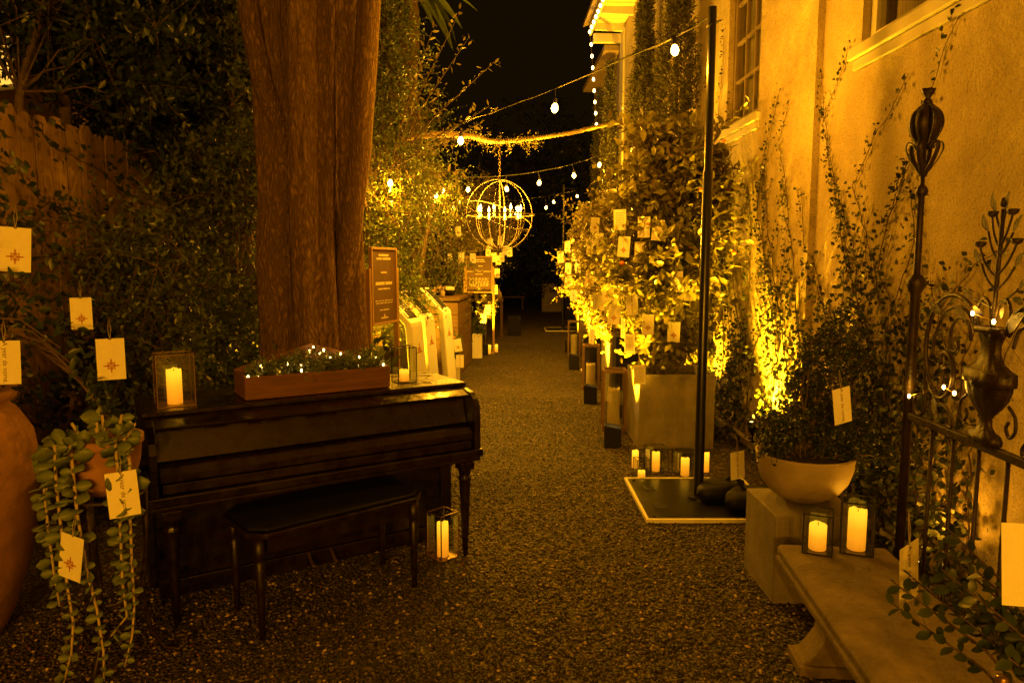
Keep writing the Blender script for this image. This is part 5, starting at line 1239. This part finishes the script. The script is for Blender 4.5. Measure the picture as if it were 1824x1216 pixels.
TG2 = [(.979,8.0,1.879),(.882,8.0,1.815),(.938,8.05,2.054),(1.052,8.0,1.287),(1.138,7.98,1.26),(1.082,8.0,1.056),(1.041,8.02,1.181),(.95,8.0,1.195),(1.0,8.1,1.6),(.90,8.15,1.45),(.913,8.0,.80),(1.2,7.95,1.75)]
for i, c in enumerate(TG2): k_ = 'ete'[i % 3]; ctag(c, rnd.gauss(0, .5), k_, KIND[k_] + ' hanging in the tree of the second concrete planter', 'tags in the second planter tree, ' + KIND[k_], rnd.gauss(0, .08))
TG3 = [(.833,10.7,1.873),(.919,10.6,1.747),(.963,10.6,1.578),(.854,10.7,1.365),(.732,10.8,1.722),(1.096,10.5,1.109),(1.0,10.6,1.30),(.92,10.6,1.15),(1.05,10.6,1.95),(.85,10.7,1.55)]
for i, c in enumerate(TG3): k_ = 'ete'[i % 3]; ctag(c, rnd.gauss(0, .5), k_, KIND[k_] + ' hanging in the tree of the third concrete planter', 'tags in the third planter tree, ' + KIND[k_], rnd.gauss(0, .08))
TG4 = [(-1.102,12.6,1.719),(-.894,12.6,1.738),(-.695,12.6,1.719),(-.437,13.2,1.85),(-.338,13.2,1.74),(-.258,13.2,1.69),(-.189,13.2,1.74),(-.109,13.2,1.87),(-.05,13.2,1.84),(-.279,13.2,1.45),(-.319,13.1,1.15),(-.95,12.6,2.19),(-.40,13.2,2.0),(-.22,13.2,2.05)]
for i, c in enumerate(TG4): k_ = 'ete'[i % 3]; ctag(c, rnd.gauss(0, .4), k_, KIND[k_] + ' hanging in the small tree around the brown menu sign', 'tags around the menu sign, ' + KIND[k_], rnd.gauss(0, .06))

# ------------------------------------------------------------------ signs
def bars(spec, w):
    """rows of small lettering too fine to read: (z, height, relative width, words)"""
    b = MB()
    for z, h, rw, n in spec:
        L_ = w*rw; x = -L_/2; ws = [rnd.uniform(.6, 1.4) for _ in range(n)]; tot = sum(ws); gap = L_*.05
        for k in ws:
            ww = (L_ - gap*(n-1))*k/tot; b.prism([(x, z), (x+ww, z), (x+ww, z+h), (x, z+h)], lambda u, v, d: (u, d, v), -.0006, 0); x += ww + gap
    return b
def stand_sign(loc, rz, lab, script, rows):
    t = thing('menu_sign', lab, 'sign', loc, rz, 'brown signs on oak stands')
    w, z0, z1 = .45, 1.12, 1.74
    for s in (-1, 1):
        b = MB(); b.bx(s*(w/2+.04)-.018, s*(w/2+.04)+.018, -.015, .03, 0, 1.58); b.build('post', M_OAK, t, bevel=.003)
        b = MB(); b.bx(s*(w/2+.04)-.02, s*(w/2+.04)+.02, -.22, .22, .0, .03); b.build('foot', M_OAK, t, bevel=.003)
    fr = MB(); fr.bx(-w/2-.02, -w/2, -.02, .012, z0-.02, z1+.02); fr.bx(w/2, w/2+.02, -.02, .012, z0-.02, z1+.02); fr.bx(-w/2, w/2, -.02, .012, z0-.02, z0); fr.bx(-w/2, w/2, -.02, .012, z1, z1+.02); fr.build('frame', M_OAK, t, bevel=.002)
    b = MB(); b.bx(-w/2, w/2, -.006, .010, z0, z1); bo = b.build('board', M_BOARD, t)
    bars(rows, w).build('small_print', M_LETTER, bo, loc=(0, -.0065, 0))
    if script: link('heading', text_mesh(script, .058, M_LETTER), bo, loc=(0, -.0068, 1.49), rot=(R(90), 0, 0))
    b = MB(); b.prism([(-.012, 0), (.012, 0), (.016, .018), (.006, .012), (0, .03), (-.006, .012), (-.016, .018)], lambda u, v, d: (u, d, v), -.0006, 0); b.build('crest', M_LETTER, bo, loc=(0, -.0065, 1.165))
    return t
rows = [(1.685, .018, .42, 2), (1.655, .015, .5, 2), (1.575, .012, .3, 1), (1.43, .010, .3, 2), (1.355, .008, .8, 7), (1.335, .008, .7, 6), (1.30, .008, .8, 7), (1.28, .008, .76, 6), (1.25, .010, .78, 7), (1.225, .010, .74, 6), (1.195, .007, .2, 1), (1.15, .009, .24, 1)]
stand_sign((-.60, 12.9, 0), R(-4), 'brown menu sign on oak legs beside the dark wooden counter', 'peace "The" peace', rows)
rows1 = [(1.685, .018, .42, 1), (1.655, .018, .6, 2), (1.54, .014, .25, 1), (1.44, .026, .7, 2), (1.40, .012, .5, 3), (1.30, .008, .75, 6), (1.28, .008, .7, 5), (1.22, .009, .4, 2), (1.15, .012, .3, 1)]
stand_sign((-1.115, 6.15, 0), R(74), 'brown sign on oak legs seen at an angle beside the thick tree trunk', None, rows1)

# ------------------------------------------------------------------ white kiosks
def kiosk(x, y, rz, lab):
    t = thing('tablet_kiosk', lab, 'kiosk', (x, y, 0), rz, 'white tablet kiosks')
    W_ = .31
    prof = [(.075, .0), (.005, .99), (-.005, 1.03), (-.30, 1.325), (-.345, 1.28), (-.085, 1.01), (-.07, .96), (-.005, 0)]
    b = MB(); b.prism(prof, lambda u, v, d: (u, d, v), -W_/2, W_/2); b.build('body', M_WHITE, t, bevel=.014)
    b = MB(); b.bx(-.16, .14, -W_/2-.04, W_/2+.04, -.001, .012); b.build('foot_plate', M_WHITE, t, bevel=.003)
    nx, nz2 = .707, .707
    def sl(u, v, d): k = -.045 - .23*v; return (k + nx*d, (u-.5)*W_*.76, 1.03 + (-.005 - k) + nz2*d)
    b = MB(); b.prism([(0, 0), (1, 0), (1, 1), (0, 1)], sl, .001, .006); sc = b.build('screen', M_SCREEN, t)
    b = MB(); b.prism([(.06, .05), (.14, .05), (.14, .95), (.06, .95)], sl, .0065, .008); b.build('bezel', M_WHITE, sc)
    o = link('emblem', emb_me, t, loc=(.0405 + .004, 0, .74), rot=(0, R(-3.4), R(90))); o.scale = (2.6, 2.6, 3.4); o.location = (.0235, 0, .72)
    return t
kiosk(-.97, 7.2, R(-14), 'white tablet kiosk with tilted screen, closest to the oak sign stand')
kiosk(-.93, 7.95, R(-14), 'white tablet kiosk with tilted screen in the middle of three')
kiosk(-.82, 8.95, R(-14), 'white tablet kiosk with tilted screen next to the wooden counter')

# ------------------------------------------------------------------ counter with things on it
ct = thing('wooden_counter', 'dark plank bar counter beside the white kiosks', 'counter', (-.76, 9.95, 0), R(-2.8))
b_ = MB(); b_.bx(-1.20, -.03, .03, 1.72, .02, 1.10); b_.build('carcass', M_BLACKP, ct)
for j in range(6):
    z0 = .02 + j*.178
    b_ = MB(); b_.bx(-1.22, -.001, 0, .022, z0, z0+.172); b_.build('plank', M_PLANK, ct, bevel=.003)
    b_ = MB(); b_.bx(-.024, 0, .024, 1.74, z0, z0+.172); b_.build('plank', M_PLANK, ct, bevel=.003)
b_ = MB(); b_.bx(-1.26, .03, -.03, 1.78, 1.105, 1.15); b_.build('worktop', M_PLANK, ct, bevel=.004)
def dish(loc, r, h, m, lab, fill=None, fm=None):
    t = thing('bowl', lab, 'bowl', loc); b = MB(); b.lathe([(r*.5, 0), (r*.6, .005), (r*.95, h*.7), (r, h), (r*.93, h), (r*.6, h*.3), (1e-5, h*.25)], 24); b.build('body', m, t, smooth=True); return t
dish((-1.12, 10.15, 1.152), .13, .07, M_BLACKP, 'wide black bowl of bread on the counter front')
for i in range(5):
    b_ = MB(); b_.lathe([(1e-5, -.03), (.035, -.022), (.05, 0), (.035, .022), (1e-5, .03)], 14, sy=.6); o = b_.build('bread_roll', M_OAK, None, smooth=True, loc=(-1.12 + rnd.uniform(-.06, .06), 10.15 + rnd.uniform(-.06, .06), 1.205 + .012*i)); o.rotation_euler = (rnd.uniform(-.3, .3), rnd.uniform(-.3, .3), rnd.uniform(0, 3)); tag(o, 'small crusty roll heaped in the wide black bowl', 'bread', 'rolls in the black bowl')
dish((-.93, 10.55, 1.152), .10, .08, M_BLACKP, 'smaller dark bowl near the back of the counter')
b_ = MB(); b_.bx(-.06, .06, -.04, .04, 0, .05); tag(b_.build('card_box', M_CARD, None, bevel=.004, loc=(-.92, 10.55, 1.235)), 'little cream box resting in the smaller dark bowl', 'box')
vj = thing('flower_jar', 'glass jar of dried flowers on the counter between the bowls', 'vase', (-1.0, 10.12, 1.152))
b_ = MB(); b_.lathe([(.03, 0), (.04, .01), (.042, .07), (.03, .09), (.032, .10)], 16); b_.build('jar', M_BOWL, vj, smooth=True)
q = sprays(np.zeros((14, 3)) + np.array([[0, 0, .09]]), rdir(14, 1.2), .10, 6, .035); link('flowers', leaf_mesh('flowers', *q[:4], L_FLOWER), vj)['kind'] = 'stuff'
dw = thing('driftwood', 'pale gnarled driftwood branch rising at the back of the counter', 'driftwood', (-.98, 11.3, 1.152))
b_ = MB(); limb(b_, [(-.25,0,.03),(-.1,0,.05),(.05,0,.12),(.12,0,.25),(.10,0,.40),(.16,0,.55)], .05, .02, 8); limb(b_, [(.10,0,.22),(.2,.02,.3),(.26,0,.44)], .025, .008, 6); b_.build('branch', M_PALESTEM, dw, smooth=True)

# ------------------------------------------------------------------ flowers, pots and lamp boxes round the menu sign
def box_thing(name, lab, cat_, x, y, z, sx, sy, sz, m, group=None, rz=0.0):
    b = MB(); b.bx(-sx/2, sx/2, -sy/2, sy/2, 0, sz); return tag(b.build(name, m, None, bevel=.006, loc=(x, y, z), rot=(0, 0, rz)), lab, cat_, group)
def open_box(name, lab, cat_, x, y, sx, sy, h, m, tilt=0.0, group=None, rz=0.0):
    t = thing(name, lab, cat_, (x, y, 0), rz, group); b = MB(); th = .01; a, c = sx/2, sy/2
    V = [(-a,-c,0),(a,-c,0),(a,c,0),(-a,c,0),(-a,-c,h),(a,-c,h-tilt),(a,c,h-tilt),(-a,c,h),(-a+th,-c+th,h),(a-th,-c+th,h-tilt),(a-th,c-th,h-tilt),(-a+th,c-th,h),(-a+th,-c+th,h*.45),(a-th,-c+th,h*.45),(a-th,c-th,h*.45),(-a+th,c-th,h*.45)]
    F = [(0,3,2,1)] + [(k*4+i, k*4+(i+1) % 4, k*4+4+(i+1) % 4, k*4+4+i) for k in range(3) for i in range(4)] + [(12,13,14,15)]
    b.add(V, F); b.build('housing', m, t, bevel=.003); return t
wp = open_box('white_pot', 'white square pot with greenery at the foot of the menu sign', 'pot', -.60, 12.2, .17, .17, .42, M_WHITE)
pl_ = thing('pot_plant', 'leafy plant with red berries in the white square pot', 'plant', (-.60, 12.2, .30))
q, TW = clumps([tuple(p) for p in pts_in((0,0,.25), (.10,.10,.16), 16)], [.10]*16, 8, 7, .045); link('foliage', leaf_mesh('foliage', *q, L_MID), pl_)['kind'] = 'stuff'; twig_mesh(TW, M_TWIG, .002).build('stems', M_TWIG, pl_)
wp2 = open_box('white_pot', 'white square pot by the feet of the white kiosks', 'pot', -.80, 9.42, .19, .19, .36, M_WHITE)
pl_ = thing('pot_plant', 'leafy plant with red berries in the pot by the kiosks', 'plant', (-.80, 9.42, .25))
q, TW = clumps([tuple(p) for p in pts_in((0,0,.28), (.10,.10,.2), 18)], [.10]*18, 8, 7, .05); link('foliage', leaf_mesh('foliage', *q, L_MID), pl_)['kind'] = 'stuff'; twig_mesh(TW, M_TWIG, .002).build('stems', M_TWIG, pl_)
for i in range(4): link('berry', fruit_me, pl_, loc=(rnd.uniform(-.1, .1), -.12, rnd.uniform(.15, .45)), ).scale = (.8, .8, .8)
ctag((-.73, 9.30, .55), R(10), 'e', 'cream tag on the berry plant beside the kiosks', 'tags by the kiosks', R(-8)); ctag((-.69, 9.28, .34), R(-5), 't', 'cream tag against the white pot by the kiosks', 'tags by the kiosks')
fw = thing('flower_stand', 'tall arrangement of pale flowers behind the leg of the menu sign', 'flowers', (-.50, 13.3, 0))
b_ = MB(); b_.lathe([(.14, 0), (.12, .02), (.03, .05), (.025, .75), (.06, .8)], 16); b_.build('stand', M_IRON, fw, smooth=True)
q, TW = clumps([tuple(p) for p in pts_in((0,0,.85), (.16,.14,.32), 22)], [.12]*22, 9, 7, .05); k = rng.random(len(q[0])) < .5
link('petals', leaf_mesh('petals', *[a[k] for a in q], L_FLOWER, width=.8), fw)['kind'] = 'stuff'; link('foliage', leaf_mesh('foliage', *[a[~k] for a in q], L_MID), fw)['kind'] = 'stuff'; twig_mesh(TW, M_TWIG, .002).build('stems', M_TWIG, fw)
for x, z in ((-.44, .78), (-.52, .62)): ctag((x, 13.02, z), R(rnd.uniform(-15, 15)), 'e', 'cream tag on the pale flower arrangement by the menu sign', 'tags on the flowers', R(5))
candle((-.42, 12.75, 0), .04, .16, True, 'glowing candle on the gravel by the menu sign foot', 'glowing battery candles')
candle((-.30, 13.0, 0), .04, .14, True, 'glowing candle right of the menu sign leg', 'glowing battery candles')

# black lamp boxes that light the trees from below
def lamp_box(x, y, rz, power, target, lab, size=.15, h=.20, angle=75, col_=AMBER):
    t = open_box('uplight_box', lab, 'uplight', x, y, size, size, h, M_BLACKP, .025, 'black uplight boxes', rz)
    b = MB(); b.lathe([(size*.34, h*.46), (size*.34, h*.60), (1e-5, h*.62)], 16); b.build('lens', LENS, t)
    lamp('uplight_beam', 'SPOT', (x, y, h+.01), power, None, col_, .04, target, angle, .8)
    return t
lamp_box(.90, 6.19, R(-8), 1700, (1.15, 6.32, 2.2), 'black uplight box at the corner of the pale concrete cube')
lamp_box(.92, 8.17, R(-8), 2000, (1.12, 8.32, 2.3), 'black uplight box before the second concrete planter', h=.22)
lamp_box(.96, 10.85, R(-8), 2200, (1.15, 10.98, 2.3), 'black uplight box before the third concrete planter', h=.24)
lamp_box(-.52, 12.6, R(20), 500, (-.6, 13.8, 2.2), 'black uplight box at the foot of the menu sign', h=.22)
lamp_box(1.06, 13.0, R(-8), 400, (1.3, 13.2, 1.8), 'black uplight box before the farthest planter', h=.22)
# wall washers standing close to the stucco
def spike_light(loc, target, power, lab, angle=100, col_=AMBER, rad=.03):
    t = thing('spike_light', lab, 'uplight', loc, 0, 'spike uplights'); b = MB(); b.lathe([(.006, 0), (.008, .08), (.03, .085), (.042, .17), (.042, .175), (.036, .175), (.034, .165), (1e-5, .16)], 16); b.build('housing', M_BLACKP, t, smooth=True)
    b = MB(); b.lathe([(.033, .1652), (1e-5, .1665)], 14); b.build('lens', LENS, t)
    lamp('spike_beam', 'SPOT', (loc[0], loc[1], loc[2]+.19), power, None, col_, rad, target, angle, .9)
spike_light((1.95, 5.62, .18), (2.10, 5.10, 2.5), 1900, 'spike uplight washing the creeper wall behind the bowl planter', 120)
spike_light((1.90, 7.05, .18), (2.05, 7.0, 2.8), 560, 'spike uplight washing the wall behind the fruit trees', 110)
spike_light((1.85, 11.6, .18), (1.75, 12.4, 5.2), 3600, 'spike uplight aimed up at the house eave', 70)
spike_light((1.97, 3.35, 0), (2.12, 3.3, 2.8), 26, 'added unseen spike uplight brightening the wall behind the iron gate', 150, STRING)  # extra lamp hidden behind gate and bench, added to brighten the near wall
spike_light((1.52, 7.62, 0), (1.80, 8.0, 3.2), 500, 'added unseen spike uplight brightening the tallest cypress from below', 70)  # extra lamp hidden among the planters, added to brighten the lower cypress
# bed lights on the shrub side
spike_light((-1.25, 7.1, 0), (-1.35, 8.1, 2.9), 430, 'spike uplight in the bed before the bright tree', 110)
spike_light((-1.65, 9.3, 0), (-1.3, 10.6, 2.2), 450, 'spike uplight in the bed behind the counter', 120)
spike_light((-1.85, 6.55, 0), (-2.4, 6.2, 2.4), 420, 'spike uplight in the bed left of the thick trunk', 120)

# ------------------------------------------------------------------ far end of the path
tb_ = thing('dark_table', 'dark wooden side table with two pale bottles far down the path', 'table', (-.55, 16.0, 0))
b_ = MB(); b_.bx(-.45, .35, -.5, .5, .78, .82); b_.build('table_top', M_PLANK, tb_, bevel=.004)
for a in (-.42, .29):
    for c in (-.47, .44): b_ = MB(); b_.bx(a, a+.05, c, c+.05, 0, .778); b_.build('leg', M_PLANK, tb_)
for x in (-.42, -.30):
    b_ = MB(); b_.lathe([(.05, 0), (.075, .02), (.085, .10), (.06, .17), (.025, .20), (.025, .26), (.032, .27), (1e-5, .268)], 18); tag(b_.build('bottle', M_BOWL, None, smooth=True, loc=(x, 15.7, .821)), 'pale round-bellied bottle on the far dark table', 'bottle', 'bottles on the far table')
box_thing('black_crate', 'plain black cube standing on the gravel beside the far dark table', 'crate', .05, 16.1, 0, .30, .30, .44, M_BLACKP)
fp = planter(1.02, 24.1, .75, .95, 'large dark square planter at the far end of the path')
box_thing('black_crate', 'tall black box by the far square planter', 'crate', 1.75, 21.5, 0, .3, .3, .8, M_BLACKP)
bd = thing('garden_bench', 'low brown garden bench far away under the dark trees', 'bench', (-.15, 25.5, 0)); b_ = MB(); b_.bx(-.6, .6, -.2, .2, .42, .47); b_.build('seat', M_PLANK, bd); 
for a in (-.55, .5): b_ = MB(); b_.bx(a, a+.05, -.18, .18, 0, .418); b_.build('leg', M_PLANK, bd)
# dark amplifier boxes among the planters
box_thing('black_crate', 'small black box standing behind the first wooden lantern', 'crate', 1.22, 7.5, 0, .26, .26, .86, M_BLACKP)
box_thing('black_crate', 'small black box between the wooden lantern and the third planter', 'crate', 1.12, 9.9, 0, .24, .24, .62, M_BLACKP)
# brass stake light at the near end of the bench
bs = thing('brass_stake', 'slim brass candle stake beside the near end of the stone bench', 'stake', (1.075, 1.46, 0)); b_ = MB(); b_.lathe([(.005, 0), (.005, .60), (.012, .61), (.013, .72), (.010, .725)], 12); b_.build('rod', M_BRASS, bs, smooth=True)
# branch sprays reaching over the path from the lit tree
ov = thing('overhanging_branches', 'pale leafy branches reaching out over the path below the string lights', 'branches', (-1.3, 7.7, 2.6))
b_ = MB(); Q = []
for tip, L_ in (((1.12, .3, 1.22), 1), ((1.06, .2, .72), 1), ((.95, .25, .55), 1), ((.72, .1, .02), 1), ((.62, .0, .3), 1), ((.5, -.3, 1.35), 1), ((.75, -.2, 1.52), 1), ((.85, .2, 1.45), 1), ((.55, .1, .85), 1), ((.6, .0, -.15), 1), ((.4, -.4, 1.0), 1)):
    pts = smooth2([(0, 0, .0), (tip[0]*.35, tip[1]*.4, tip[2]*.42), (tip[0]*.7, tip[1]*.7, tip[2]*.75 - .02), tip], 8); limb(b_, pts, .010, .002, 5)
    P_ = np.array(pts[7:]); d = np.gradient(P_, axis=0); P_ = P_[::2]; d = d[::2]; Q.append(sprays(P_, d + rng.normal(0, .02, P_.shape), .10, 3, .075, .0, .8)[:4])
b_.build('twigs', M_TWIG, ov, smooth=True)
q = cat(*Q); olf = single_leaf('leaf', 1, .38, .2, .1, m=L_LIGHT)
for i in range(min(300, len(q[0]))): put_leaf(olf, ov, q[0][i], q[1][i], q[2][i], float(q[3][i]))
